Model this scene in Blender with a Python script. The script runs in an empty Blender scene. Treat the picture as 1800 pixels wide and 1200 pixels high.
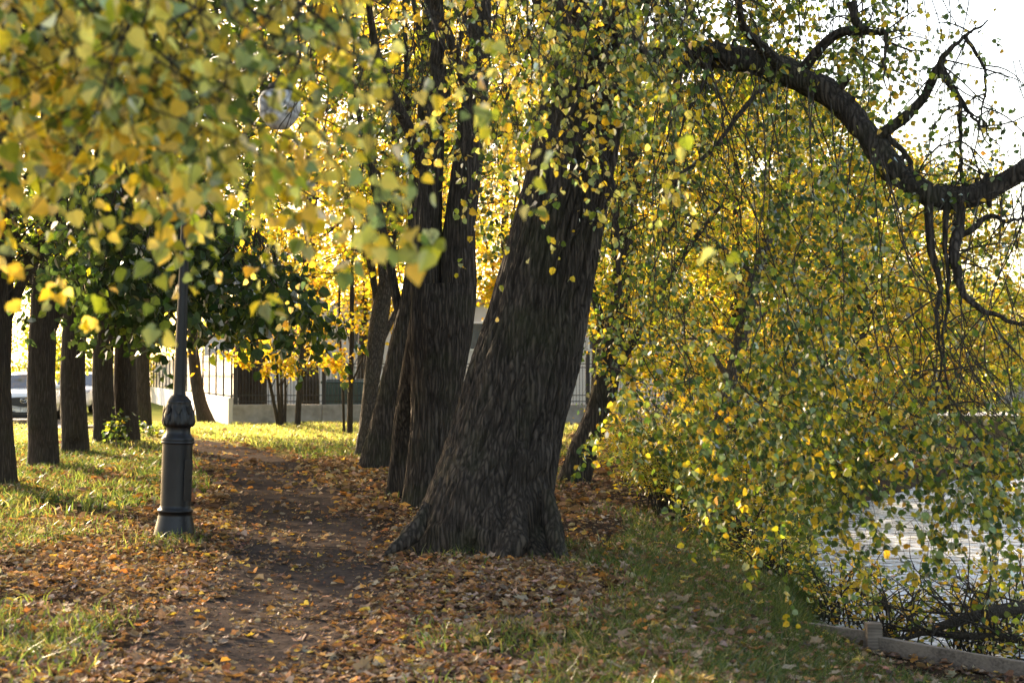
import bpy, bmesh, math, random
import numpy as np
from mathutils import Vector, Matrix

RNG = np.random.default_rng(11)
random.seed(11)
R = math.radians
SC = bpy.context.scene
COL = SC.collection

# ------------------------------------------------------------------ camera, light, exposure
CAM_H, F, HOR = 1.7, 2500.0, 655.0
cam_data = bpy.data.cameras.new('camera')
cam = bpy.data.objects.new('camera', cam_data)
COL.objects.link(cam)
cam.location = (0, 0, CAM_H)
cam.rotation_euler = (R(90) + math.atan((HOR - 600) / F), 0, 0)
cam_data.lens = 50.0
cam_data.sensor_width = 36.0
cam_data.clip_start = 0.1
cam_data.clip_end = 5000
cam_data.dof.use_dof = True
cam_data.dof.focus_distance = 17.0
cam_data.dof.aperture_fstop = 2.6
SC.camera = cam

SUN_AZ, SUN_EL = 36.0, 21.0            # degrees to the left of the view, above the horizon
world = bpy.data.worlds.new('World')
SC.world = world
world.use_nodes = True
wn, wl = world.node_tree.nodes, world.node_tree.links
wn.clear()
sky = wn.new('ShaderNodeTexSky')
sky.sky_type = 'NISHITA'
sky.sun_disc = False
sky.sun_elevation = R(SUN_EL)
sky.sun_rotation = R(-SUN_AZ)
sky.air_density = 1.0
sky.dust_density = 2.5
sky.ozone_density = 1.0
bg = wn.new('ShaderNodeBackground')
bg.inputs['Strength'].default_value = 0.15
wo = wn.new('ShaderNodeOutputWorld')
wl.new(sky.outputs[0], bg.inputs[0])
wl.new(bg.outputs[0], wo.inputs[0])
sun_data = bpy.data.lights.new('sun', 'SUN')
sun_data.energy = 5.0
sun_data.angle = R(0.6)
sun_data.color = (1.0, 0.86, 0.66)
sun = bpy.data.objects.new('sun', sun_data)
COL.objects.link(sun)
sdir = Vector((-math.sin(R(SUN_AZ)) * math.cos(R(SUN_EL)), math.cos(R(SUN_AZ)) * math.cos(R(SUN_EL)), math.sin(R(SUN_EL))))
sun.rotation_euler = sdir.to_track_quat('Z', 'Y').to_euler()
sun.location = (-20, 30, 30)
SC.view_settings.view_transform = 'Standard'
SC.view_settings.look = 'None'
SC.view_settings.exposure = 2.25
SC.view_settings.use_white_balance = True
SC.view_settings.white_balance_temperature = 7700
SC.view_settings.white_balance_tint = 14
SC.view_settings.gamma = 1.0
SC.view_settings.use_curve_mapping = False
SC.render.engine = 'CYCLES'
cy = SC.cycles
cy.use_denoising = True
cy.max_bounces = 7
cy.diffuse_bounces = 4
cy.glossy_bounces = 2
cy.transmission_bounces = 4
cy.transparent_max_bounces = 4
cy.caustics_reflective = False
cy.caustics_refractive = False
cy.sample_clamp_indirect = 6.0

# ------------------------------------------------------------------ helpers
def at(px, py, d):
    """A point of the place that lies d metres ahead in the direction of a pixel of the photograph."""
    return np.array([(px - 900) / F * d, d, CAM_H + (HOR - py) / F * d])

def tag(o, label=None, cat=None, group=None, kind=None):
    if label: o['label'] = label
    if cat: o['category'] = cat
    if group: o['group'] = group
    if kind: o['kind'] = kind
    return o

def empty(name, loc, label=None, cat=None, group=None, rz=0.0):
    o = bpy.data.objects.new(name, None)
    o.location = loc
    o.rotation_euler = (0, 0, rz)
    o.empty_display_size = 0.3
    COL.objects.link(o)
    return tag(o, label, cat, group)

def link(name, me, parent=None, keep=True):
    o = bpy.data.objects.new(name, me)
    COL.objects.link(o)
    if parent:
        o.parent = parent
        if keep:                                     # vertices are in world space
            o.matrix_parent_inverse = parent_world(parent).inverted()
    return o

def parent_world(p):
    m = p.matrix_basis.copy()
    while p.parent:
        m = p.parent.matrix_basis @ p.matrix_parent_inverse @ m if False else p.parent.matrix_basis @ m
        p = p.parent
    return m

def np_mesh(name, V, faces, mat, col=None, smooth=True):
    """faces: list of int arrays (m x k)."""
    me = bpy.data.meshes.new(name)
    V = np.asarray(V, dtype=np.float32)
    faces = [np.asarray(f, dtype=np.int32) for f in faces if len(f)]
    nl = sum(f.size for f in faces); nf = sum(len(f) for f in faces)
    me.vertices.add(len(V)); me.vertices.foreach_set('co', V.ravel())
    me.loops.add(nl); me.polygons.add(nf)
    me.loops.foreach_set('vertex_index', np.concatenate([f.ravel() for f in faces]))
    tot = np.concatenate([np.full(len(f), f.shape[1], np.int32) for f in faces])
    st = np.concatenate([[0], np.cumsum(tot)[:-1]]).astype(np.int32)
    me.polygons.foreach_set('loop_start', st)
    me.polygons.foreach_set('loop_total', tot)
    me.polygons.foreach_set('use_smooth', np.full(nf, smooth, dtype=bool))
    me.update(calc_edges=True)
    if col is not None:
        a = me.color_attributes.new('col', 'FLOAT_COLOR', 'POINT')
        c = np.ones((len(V), 4), np.float32); c[:, :3] = col
        a.data.foreach_set('color', c.ravel())
    if mat: me.materials.append(mat)
    return me

def bm_obj(name, bm, mat, parent=None, smooth=False, keep=False):
    me = bpy.data.meshes.new(name)
    bmesh.ops.recalc_face_normals(bm, faces=bm.faces)
    bm.to_mesh(me); bm.free()
    if smooth:
        for p in me.polygons: p.use_smooth = True
    me.materials.append(mat)
    return link(name, me, parent, keep)

def box(bm, c, s, rot=None, bevel=0.0):
    m = Matrix.Translation(c) @ (rot.to_4x4() if rot else Matrix()) @ Matrix.Diagonal((s[0], s[1], s[2], 1))
    r = bmesh.ops.create_cube(bm, size=1.0, matrix=m)
    if bevel:
        es = {e for v in r['verts'] for e in v.link_edges}
        bmesh.ops.bevel(bm, geom=list(es), offset=bevel, segments=1, affect='EDGES', profile=0.5)

# ---- smooth value noise
_G = np.random.default_rng(5).random((256, 256))
def vnoise(x, y, period=256):
    x = np.asarray(x, float); y = np.asarray(y, float)
    xi = np.floor(x).astype(int); yi = np.floor(y).astype(int)
    fx = x - xi; fy = y - yi
    fx = fx * fx * (3 - 2 * fx); fy = fy * fy * (3 - 2 * fy)
    x0 = xi % period; x1 = (xi + 1) % period; y0 = yi % 256; y1 = (yi + 1) % 256
    return (_G[x0, y0] * (1 - fx) + _G[x1, y0] * fx) * (1 - fy) + (_G[x0, y1] * (1 - fx) + _G[x1, y1] * fx) * fy
def fbm(x, y, o=3):
    s = 0; a = 0.5; t = 0
    for k in range(o):
        s = s + a * vnoise(x * 2 ** k + 17 * k, y * 2 ** k + 31 * k); t += a; a *= 0.5
    return s / t
def sstep(a, b, x):
    t = np.clip((x - a) / (b - a), 0, 1)
    return t * t * (3 - 2 * t)

# ------------------------------------------------------------------ materials
def new_mat(name):
    m = bpy.data.materials.new(name); m.use_nodes = True
    n, l = m.node_tree.nodes, m.node_tree.links
    n.clear()
    out = n.new('ShaderNodeOutputMaterial')
    return m, n, l, out

def leaf_mat(name, trans=0.5, gloss=0.10, tboost=1.25, rough=0.38, var=(.72, 1.12)):
    m, n, l, out = new_mat(name)
    a = n.new('ShaderNodeAttribute'); a.attribute_name = 'col'
    tc = n.new('ShaderNodeTexCoord')
    nz = n.new('ShaderNodeTexNoise'); nz.inputs['Scale'].default_value = 60; nz.inputs['Detail'].default_value = 2
    l.new(tc.outputs['Object'], nz.inputs['Vector'])
    mr = n.new('ShaderNodeMapRange'); mr.inputs[1].default_value = .3; mr.inputs[2].default_value = .7; mr.inputs[3].default_value = var[0]; mr.inputs[4].default_value = var[1]
    l.new(nz.outputs['Fac'], mr.inputs[0])
    mul = n.new('ShaderNodeVectorMath'); mul.operation = 'SCALE'
    l.new(a.outputs['Color'], mul.inputs[0]); l.new(mr.outputs[0], mul.inputs['Scale'])
    t = n.new('ShaderNodeVectorMath'); t.operation = 'MULTIPLY'; t.inputs[1].default_value = (tboost, tboost, tboost * .55)
    l.new(mul.outputs[0], t.inputs[0])
    d = n.new('ShaderNodeBsdfDiffuse'); l.new(mul.outputs[0], d.inputs[0])
    tr = n.new('ShaderNodeBsdfTranslucent'); l.new(t.outputs[0], tr.inputs[0])
    mx = n.new('ShaderNodeMixShader'); mx.inputs[0].default_value = trans
    l.new(d.outputs[0], mx.inputs[1]); l.new(tr.outputs[0], mx.inputs[2])
    g = n.new('ShaderNodeBsdfGlossy'); g.inputs['Roughness'].default_value = rough; g.inputs[0].default_value = (1, 1, 1, 1)
    fr = n.new('ShaderNodeFresnel'); fr.inputs[0].default_value = 1.4
    fm = n.new('ShaderNodeMath'); fm.operation = 'MULTIPLY'; fm.inputs[1].default_value = gloss * 3.2
    l.new(fr.outputs[0], fm.inputs[0])
    m2 = n.new('ShaderNodeMixShader'); l.new(fm.outputs[0], m2.inputs[0])
    l.new(mx.outputs[0], m2.inputs[1]); l.new(g.outputs[0], m2.inputs[2])
    l.new(m2.outputs[0], out.inputs[0])
    return m

def bark_mat(name, dark=(.011, .0088, .007), light=(.112, .088, .070), scale=9, stretch=.13, moss=.3, bump=.6):
    m, n, l, out = new_mat(name)
    tc = n.new('ShaderNodeTexCoord')
    wp = n.new('ShaderNodeTexNoise'); wp.inputs['Scale'].default_value = 3.5; wp.inputs['Detail'].default_value = 5
    l.new(tc.outputs['Object'], wp.inputs['Vector'])
    ws = n.new('ShaderNodeVectorMath'); ws.operation = 'MULTIPLY_ADD'; ws.inputs[1].default_value = (.06, .06, .30)
    l.new(wp.outputs['Color'], ws.inputs[0]); l.new(tc.outputs['Object'], ws.inputs[2])
    mp = n.new('ShaderNodeMapping'); mp.inputs['Scale'].default_value = (scale * 2.6, scale * 2.6, scale * 1.25 * stretch)
    l.new(ws.outputs[0], mp.inputs[0])
    vo = n.new('ShaderNodeTexVoronoi'); vo.feature = 'DISTANCE_TO_EDGE'; vo.inputs['Scale'].default_value = 1.0
    l.new(mp.outputs[0], vo.inputs['Vector'])
    ed = n.new('ShaderNodeMapRange'); ed.interpolation_type = 'SMOOTHSTEP'; ed.inputs[1].default_value = .0; ed.inputs[2].default_value = .42
    l.new(vo.outputs['Distance'], ed.inputs[0])
    mp2 = n.new('ShaderNodeMapping'); mp2.inputs['Scale'].default_value = (scale * 5, scale * 5, scale * 5 * stretch)
    l.new(tc.outputs['Object'], mp2.inputs[0])
    nz = n.new('ShaderNodeTexNoise'); nz.inputs['Scale'].default_value = 1.0; nz.inputs['Detail'].default_value = 7; nz.inputs['Roughness'].default_value = .7
    l.new(mp2.outputs[0], nz.inputs['Vector'])
    hm = n.new('ShaderNodeMath'); hm.operation = 'MULTIPLY_ADD'; hm.inputs[1].default_value = 1.7
    l.new(nz.outputs['Fac'], hm.inputs[0]); l.new(ed.outputs[0], hm.inputs[2])
    cr = n.new('ShaderNodeValToRGB')
    cr.color_ramp.elements[0].position = .28; cr.color_ramp.elements[0].color = (*dark, 1)
    cr.color_ramp.elements[1].position = .95; cr.color_ramp.elements[1].color = (*light, 1)
    sc_ = n.new('ShaderNodeMath'); sc_.operation = 'MULTIPLY'; sc_.inputs[1].default_value = .47
    l.new(hm.outputs[0], sc_.inputs[0]); l.new(sc_.outputs[0], cr.inputs[0])
    n2 = n.new('ShaderNodeTexNoise'); n2.inputs['Scale'].default_value = 1.7; n2.inputs['Detail'].default_value = 8; n2.inputs['Roughness'].default_value = .65
    l.new(tc.outputs['Object'], n2.inputs['Vector'])
    mr = n.new('ShaderNodeMapRange'); mr.inputs[1].default_value = .5; mr.inputs[2].default_value = .68; mr.inputs[4].default_value = moss
    l.new(n2.outputs['Fac'], mr.inputs[0])
    mix = n.new('ShaderNodeMix'); mix.data_type = 'RGBA'
    mix.inputs[7].default_value = (.045, .055, .018, 1)
    l.new(mr.outputs[0], mix.inputs[0]); l.new(cr.outputs[0], mix.inputs[6])
    b = n.new('ShaderNodeBsdfPrincipled'); b.inputs['Roughness'].default_value = .92
    b.inputs['Specular IOR Level'].default_value = .2
    l.new(mix.outputs[2], b.inputs['Base Color'])
    bp = n.new('ShaderNodeBump'); bp.inputs['Strength'].default_value = min(1, bump * 1.5); bp.inputs['Distance'].default_value = .2 / scale
    l.new(hm.outputs[0], bp.inputs['Height']); l.new(bp.outputs[0], b.inputs['Normal'])
    l.new(b.outputs[0], out.inputs[0])
    return m

def plain_mat(name, color, rough=.6, metal=0.0, var=.25, scale=6, bump=0.0, spec=.5, color2=None, coat=0):
    m, n, l, out = new_mat(name)
    tc = n.new('ShaderNodeTexCoord')
    nz = n.new('ShaderNodeTexNoise'); nz.inputs['Scale'].default_value = scale; nz.inputs['Detail'].default_value = 6; nz.inputs['Roughness'].default_value = .6
    l.new(tc.outputs['Object'], nz.inputs['Vector'])
    cr = n.new('ShaderNodeValToRGB')
    c2 = color2 or tuple(c * (1 - var) for c in color)
    cr.color_ramp.elements[0].position = .35; cr.color_ramp.elements[0].color = (*c2, 1)
    cr.color_ramp.elements[1].position = .65; cr.color_ramp.elements[1].color = (*color, 1)
    l.new(nz.outputs['Fac'], cr.inputs[0])
    b = n.new('ShaderNodeBsdfPrincipled')
    b.inputs['Roughness'].default_value = rough; b.inputs['Metallic'].default_value = metal
    b.inputs['Specular IOR Level'].default_value = spec; b.inputs['Coat Weight'].default_value = coat
    l.new(cr.outputs[0], b.inputs['Base Color'])
    if bump:
        bp = n.new('ShaderNodeBump'); bp.inputs['Strength'].default_value = bump; bp.inputs['Distance'].default_value = .02
        l.new(nz.outputs['Fac'], bp.inputs['Height']); l.new(bp.outputs[0], b.inputs['Normal'])
    l.new(b.outputs[0], out.inputs[0])
    return m

def ground_mat():
    m, n, l, out = new_mat('ground_soil')
    a = n.new('ShaderNodeAttribute'); a.attribute_name = 'col'
    tc = n.new('ShaderNodeTexCoord')
    nz = n.new('ShaderNodeTexNoise'); nz.inputs['Scale'].default_value = 7; nz.inputs['Detail'].default_value = 8; nz.inputs['Roughness'].default_value = .7
    l.new(tc.outputs['Object'], nz.inputs['Vector'])
    mr = n.new('ShaderNodeMapRange'); mr.inputs[1].default_value = .25; mr.inputs[2].default_value = .75; mr.inputs[3].default_value = .5; mr.inputs[4].default_value = 1.4
    l.new(nz.outputs['Fac'], mr.inputs[0])
    mul = n.new('ShaderNodeVectorMath'); mul.operation = 'SCALE'
    l.new(a.outputs['Color'], mul.inputs[0]); l.new(mr.outputs[0], mul.inputs['Scale'])
    b = n.new('ShaderNodeBsdfPrincipled'); b.inputs['Roughness'].default_value = 1.0; b.inputs['Specular IOR Level'].default_value = 0.0
    l.new(mul.outputs[0], b.inputs['Base Color'])
    bp = n.new('ShaderNodeBump'); bp.inputs['Strength'].default_value = .7; bp.inputs['Distance'].default_value = .03
    n2 = n.new('ShaderNodeTexNoise'); n2.inputs['Scale'].default_value = 22; n2.inputs['Detail'].default_value = 6
    l.new(tc.outputs['Object'], n2.inputs['Vector'])
    l.new(n2.outputs['Fac'], bp.inputs['Height']); l.new(bp.outputs[0], b.inputs['Normal'])
    l.new(b.outputs[0], out.inputs[0])
    return m

def water_mat():
    m, n, l, out = new_mat('water_surface')
    tc = n.new('ShaderNodeTexCoord')
    mp = n.new('ShaderNodeMapping'); mp.inputs['Scale'].default_value = (2.0, 3.4, 1); mp.inputs['Rotation'].default_value = (0, 0, .5)
    l.new(tc.outputs['Object'], mp.inputs[0])
    nz = n.new('ShaderNodeTexNoise'); nz.inputs['Scale'].default_value = 2.6; nz.inputs['Detail'].default_value = 4; nz.inputs['Distortion'].default_value = .6
    l.new(mp.outputs[0], nz.inputs['Vector'])
    b = n.new('ShaderNodeBsdfPrincipled'); b.inputs['IOR'].default_value = 1.333
    mf = n.new('ShaderNodeMapping'); mf.inputs['Scale'].default_value = (1.1, 4.2, 1); mf.inputs['Rotation'].default_value = (0, 0, .35)
    l.new(tc.outputs['Object'], mf.inputs[0])
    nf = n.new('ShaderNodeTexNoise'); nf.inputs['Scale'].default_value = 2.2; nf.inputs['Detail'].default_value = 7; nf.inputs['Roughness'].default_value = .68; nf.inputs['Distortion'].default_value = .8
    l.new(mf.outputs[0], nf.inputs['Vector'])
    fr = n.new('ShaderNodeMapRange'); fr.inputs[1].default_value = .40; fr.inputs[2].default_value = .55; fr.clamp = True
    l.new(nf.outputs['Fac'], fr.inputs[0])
    cm = n.new('ShaderNodeMix'); cm.data_type = 'RGBA'; cm.inputs[6].default_value = (.040, .036, .026, 1); cm.inputs[7].default_value = (.78, .78, .78, 1)  # white foam streaks, spread wide to stand in for bright sky reflections
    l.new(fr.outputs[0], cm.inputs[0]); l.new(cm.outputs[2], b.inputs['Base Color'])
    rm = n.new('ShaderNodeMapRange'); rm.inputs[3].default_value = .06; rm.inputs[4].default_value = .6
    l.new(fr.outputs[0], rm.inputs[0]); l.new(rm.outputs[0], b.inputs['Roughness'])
    bp = n.new('ShaderNodeBump'); bp.inputs['Strength'].default_value = 1.0; bp.inputs['Distance'].default_value = .22
    l.new(nz.outputs['Fac'], bp.inputs['Height']); l.new(bp.outputs[0], b.inputs['Normal'])
    l.new(b.outputs[0], out.inputs[0])
    return m

M_LEAF = leaf_mat('leaf_near', trans=.52, gloss=.08, tboost=1.4)
M_LEAF_NEAR = leaf_mat('leaf_close', trans=.5, gloss=.05, tboost=1.45, var=(.95, 1.2))
M_LEAF_FAR = leaf_mat('leaf_far', trans=.62, gloss=.04, tboost=1.5)
M_GRASS = leaf_mat('grass_blade', trans=.5, gloss=.02, tboost=1.5)
M_DRY = leaf_mat('fallen_leaf', trans=.25, gloss=.012, tboost=1.1, rough=.6)
M_BARK = bark_mat('bark_old')
M_BARK_LIME = bark_mat('bark_lime', dark=(.022, .017, .013), light=(.082, .063, .048), scale=14, stretch=.12, moss=.18, bump=.5)
M_BARK_PALE = bark_mat('bark_mottled', dark=(.03, .024, .018), light=(.17, .14, .11), scale=12, stretch=.5, moss=.2)
M_TWIG = bark_mat('bark_twig', dark=(.02, .016, .012), light=(.075, .06, .048), scale=20, stretch=.5, moss=.15, bump=.3)
M_GROUND = ground_mat()
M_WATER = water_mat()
M_LAMP = plain_mat('cast_iron_paint', (.009, .009, .0105), rough=.42, scale=5, bump=.15, spec=.34, color2=(.004, .004, .004))
M_GLOBE = plain_mat('opal_globe', (.80, .80, .82), rough=.22, var=.04, scale=5, coat=.5)
M_CONC = plain_mat('concrete', (.33, .31, .28), rough=.9, scale=3, bump=.3, color2=(.20, .185, .16))
M_IRON = plain_mat('fence_iron', (.022, .022, .027), rough=.45, var=.3)
M_PANEL = plain_mat('sheet_panel', (.42, .40, .37), rough=.55, var=.12, scale=2)
M_RAIL = plain_mat('rail_galvanised', (.5, .49, .47), rough=.35, metal=.4, var=.1)
M_WALLB = plain_mat('pale_plaster', (.55, .52, .48), rough=.9, var=.08, scale=1.2)
M_ROOF = plain_mat('grey_roof', (.2, .2, .21), rough=.7, var=.2)
M_GLASS = plain_mat('dark_glass', (.05, .07, .09), rough=.06, var=.2, spec=.8)
M_CAR = plain_mat('white_car_paint', (.80, .80, .79), rough=.28, var=.03, coat=.6)
M_BLACK = plain_mat('black_plastic', (.015, .015, .017), rough=.45, var=.3)
M_CHROME = plain_mat('chrome_trim', (.72, .72, .72), rough=.15, metal=1.0, var=.08)
M_LENS = plain_mat('lamp_lens', (.45, .47, .5), rough=.08, var=.4, scale=20)
M_PLATE = plain_mat('plate_white', (.75, .75, .72), rough=.4, var=.05)
M_TYRE = plain_mat('tyre_rubber', (.02, .02, .02), rough=.85, var=.2)
M_ASPH = plain_mat('asphalt', (.075, .073, .072), rough=.92, var=.3, scale=40, bump=.3)
def wood_mat():
    m, n, l, out = new_mat('weathered_timber')
    tc = n.new('ShaderNodeTexCoord')
    mp = n.new('ShaderNodeMapping'); mp.inputs['Rotation'].default_value = (0, 0, R(44)); mp.inputs['Scale'].default_value = (3, 60, 60)
    l.new(tc.outputs['Object'], mp.inputs[0])
    nz = n.new('ShaderNodeTexNoise'); nz.inputs['Scale'].default_value = 1; nz.inputs['Detail'].default_value = 6; nz.inputs['Distortion'].default_value = .4
    l.new(mp.outputs[0], nz.inputs['Vector'])
    n2 = n.new('ShaderNodeTexNoise'); n2.inputs['Scale'].default_value = 4; n2.inputs['Detail'].default_value = 6
    l.new(tc.outputs['Object'], n2.inputs['Vector'])
    ad = n.new('ShaderNodeMath'); ad.operation = 'MULTIPLY_ADD'; ad.inputs[1].default_value = .55; l.new(nz.outputs['Fac'], ad.inputs[0])
    a2 = n.new('ShaderNodeMath'); a2.operation = 'MULTIPLY'; a2.inputs[1].default_value = .55; l.new(n2.outputs['Fac'], a2.inputs[0]); l.new(a2.outputs[0], ad.inputs[2])
    cr = n.new('ShaderNodeValToRGB')
    cr.color_ramp.elements[0].position = .38; cr.color_ramp.elements[0].color = (.055, .040, .030, 1)
    cr.color_ramp.elements[1].position = .66; cr.color_ramp.elements[1].color = (.20, .155, .12, 1)
    l.new(ad.outputs[0], cr.inputs[0])
    b = n.new('ShaderNodeBsdfPrincipled'); b.inputs['Roughness'].default_value = .85; l.new(cr.outputs[0], b.inputs['Base Color'])
    bp = n.new('ShaderNodeBump'); bp.inputs['Strength'].default_value = .5; bp.inputs['Distance'].default_value = .006
    l.new(ad.outputs[0], bp.inputs['Height']); l.new(bp.outputs[0], b.inputs['Normal']); l.new(b.outputs[0], out.inputs[0])
    return m
M_TIMBER = wood_mat()
M_STONE = plain_mat('mossy_stone', (.10, .10, .03), rough=.95, scale=9, bump=.6, color2=(.045, .038, .028))
M_BIN = plain_mat('container_green', (.03, .07, .075), rough=.5, var=.25)
M_QUAY = plain_mat('quay_stone', (.30, .27, .24), rough=.9, var=.35, scale=2, bump=.3)

# palettes: (linear rgb, weight)
def palette(*items):
    c = np.array([i[0] for i in items], float); w = np.array([i[1] for i in items], float)
    return c, w / w.sum()
YEL, GOLD, ORG = (.60, .43, .06), (.56, .355, .04), (.50, .24, .04)
PALE, SAGE = (.70, .56, .19), (.25, .31, .17)
YGR, GRN, DGR, BGR = (.30, .32, .04), (.105, .15, .035), (.035, .062, .018), (.06, .10, .045)
PAL_NEAR = palette((YEL, 4), (PALE, 5), (GOLD, .5), (YGR, 2.4), (GRN, 1.5), (SAGE, 2.6))
PAL_CURT = palette((YEL, 2.6), (GOLD, 1.6), (YGR, 2.4), (GRN, 4.8), (BGR, 3.4), (SAGE, 2.4))
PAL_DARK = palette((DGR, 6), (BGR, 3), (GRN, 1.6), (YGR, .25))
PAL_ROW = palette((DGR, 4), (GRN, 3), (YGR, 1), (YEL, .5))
PAL_MAPLE = palette((YEL, 5), (GOLD, 4), (YGR, 2), (ORG, .8), (GRN, .7))
PAL_MAPLEG = palette((YEL, 3), (GOLD, 1.2), (YGR, 3.5), (GRN, 2))
PAL_OLIVE = palette((YGR, 3.0), (GOLD, 3), (YEL, 2.2), (GRN, 2.4), (ORG, .7))
PAL_BUSH = palette((YGR, 4), (YEL, 3), (GRN, 2.2), (GOLD, .6))
PAL_WILLOW = palette((YGR, 4), (GRN, 2), (YEL, 2))
PAL_FALL = palette(((.23, .135, .085), 4), ((.31, .17, .09), 2.6), ((.44, .20, .06), 1.1), ((.38, .28, .20), 3.0), ((.14, .085, .06), 3.4), ((.54, .36, .09), .8))
PAL_GRASS = palette(((.08, .115, .035), 4), ((.11, .14, .045), 3), ((.19, .18, .075), 2.0), ((.055, .09, .04), 2.5), ((.26, .21, .11), .5))
PAL_LAWN = palette(((.30, .33, .11), 4), ((.42, .39, .16), 3), ((.50, .44, .23), 2.4), ((.18, .22, .06), 1.2))  # paler than the other grass: strong sunlight put into the blade colour

def pick_cols(pal, n, jit=.18):
    c, w = pal
    k = RNG.choice(len(c), n, p=w)
    out = c[k] * (1 + jit * RNG.standard_normal((n, 1))) * (1 + .07 * RNG.standard_normal((n, 3)))
    return np.clip(out, .01, .75)

# ------------------------------------------------------------------ leaf clouds
T_HI = (np.array([[.04, 0, 0], [-.03, .17, .02], [.10, .40, .10], [.40, .47, .13], [.74, .24, .06], [1.05, 0, -.08],
                  [-.03, -.17, .02], [.10, -.40, .10], [.40, -.47, .13], [.74, -.24, .06]]),
        [[0, 5, 4, 3, 2, 1], [0, 6, 7, 8, 9, 5]])
T_MID = (np.array([[0, 0, 0], [.22, .42, .12], [.66, .36, .08], [1.0, 0, -.07], [.22, -.42, .12], [.66, -.36, .08]]),
         [[0, 3, 2, 1], [0, 4, 5, 3]])
T_LO = (np.array([[0, 0, 0], [.45, .44, .12], [1.0, 0, 0], [.45, -.44, .12]]), [[0, 3, 2, 1]])
T_NARROW = (np.array([[0, 0, 0], [.4, .16, .03], [1.0, 0, -.1], [.4, -.16, .03]]), [[0, 3, 2, 1]])
_ms = [(0, .0), (.30, .34), (.12, .56), (.52, .42), (.66, .60), (.72, .26), (1.0, .0), (.72, -.26), (.66, -.60), (.52, -.42), (.12, -.56), (.30, -.34)]
T_MAPLE = (np.array([[.42, 0, -.04]] + [[u, v, .16 * abs(v) + .05 * math.sin(7 * u)] for u, v in _ms]),
           [[0, i, i % 12 + 1] for i in range(1, 13)])

def unit(a):
    return a / np.maximum(np.linalg.norm(a, axis=-1, keepdims=True), 1e-9)

def leaf_frames(axis, normal):
    a = unit(axis)
    n = normal - (normal * a).sum(-1, keepdims=True) * a
    n = unit(n)
    return a, np.cross(n, a), n

def leaf_arrays(T, pos, axis, normal, size, curl=None):
    tv, tf = T
    a, b, n = leaf_frames(axis, normal)
    s = size[:, None, None]
    if curl is None: curl = RNG.uniform(.3, 1.9, len(pos))
    wid = RNG.uniform(.8, 1.15, len(pos))[:, None, None]
    V = pos[:, None, :] + s * (tv[None, :, 0:1] * a[:, None, :] + wid * tv[None, :, 1:2] * b[:, None, :] + curl[:, None, None] * tv[None, :, 2:3] * n[:, None, :])
    k = len(tv)
    Fc = np.array(tf)[None] + (np.arange(len(pos)) * k)[:, None, None]
    return V.reshape(-1, 3), Fc.reshape(-1, len(tf[0]))

def leaf_cloud(name, T, pos, axis, normal, size, cols, mat, parent=None, kind=None, curl=None):
    V, Fc = leaf_arrays(T, pos, axis, normal, size, curl)
    me = np_mesh(name, V, [Fc], mat, np.repeat(cols, len(T[0]), 0), smooth=False)
    return tag(link(name, me, parent), kind=kind)

def leaf_parts(name, T, pos, axis, normal, size, cols, mat, parent, nvar=10):
    """The leaves that show largest, each an object of its own; alike ones share mesh data."""
    tv, tf = T
    order = np.argsort(cols[:, 0] / (cols[:, 1] + .01))
    a, b, n = leaf_frames(axis, normal)
    inv = parent_world(parent).inverted()
    for grp in np.array_split(order, nvar):
        c = cols[grp].mean(0)
        me = np_mesh(name, tv * np.array([1, RNG.uniform(.85, 1.1), RNG.uniform(.6, 1.8)]), [np.array(tf)], mat, np.tile(c, (len(tv), 1)), smooth=False)
        for i in grp:
            o = bpy.data.objects.new(name, me)
            M = Matrix(((a[i, 0], b[i, 0], n[i, 0], pos[i, 0]), (a[i, 1], b[i, 1], n[i, 1], pos[i, 1]), (a[i, 2], b[i, 2], n[i, 2], pos[i, 2]), (0, 0, 0, 1)))
            o.parent = parent
            o.matrix_basis = inv @ M @ Matrix.Diagonal((size[i], size[i], size[i], 1))
            COL.objects.link(o)

# ------------------------------------------------------------------ tubes
def tube_batch(P, Rd, k=5):
    """P: m x n x 3, Rd: m x n. Returns verts, quads."""
    m, n, _ = P.shape
    T = np.gradient(P, axis=1); T = unit(T)
    ref = np.array([.31, .88, .36])
    u = unit(np.cross(T, ref)); v = np.cross(T, u)
    th = np.linspace(0, 2 * np.pi, k, endpoint=False)
    V = P[:, :, None, :] + Rd[:, :, None, None] * (np.cos(th)[None, None, :, None] * u[:, :, None, :] + np.sin(th)[None, None, :, None] * v[:, :, None, :])
    base = (np.arange(m) * n * k)[:, None, None]
    r = np.arange(n - 1)[None, :, None] * k; j = np.arange(k)[None, None, :]; j2 = (j + 1) % k
    q = np.stack([base + r + j, base + r + j2, base + r + k + j2, base + r + k + j], -1)
    return V.reshape(-1, 3), q.reshape(-1, 4)

class Tubes:
    def __init__(s): s.V, s.F, s.n = [], [], 0
    def add(s, P, Rd, k=5):
        P = np.asarray(P, float); Rd = np.asarray(Rd, float)
        if P.ndim == 2: P, Rd = P[None], Rd[None]
        V, Fq = tube_batch(P, Rd, k)
        s.V.append(V); s.F.append(Fq + s.n); s.n += len(V)
    def build(s, name, mat, parent=None, kind=None):
        if not s.V: return None
        return tag(link(name, np_mesh(name, np.concatenate(s.V), [np.concatenate(s.F)], mat), parent), kind=kind)

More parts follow.
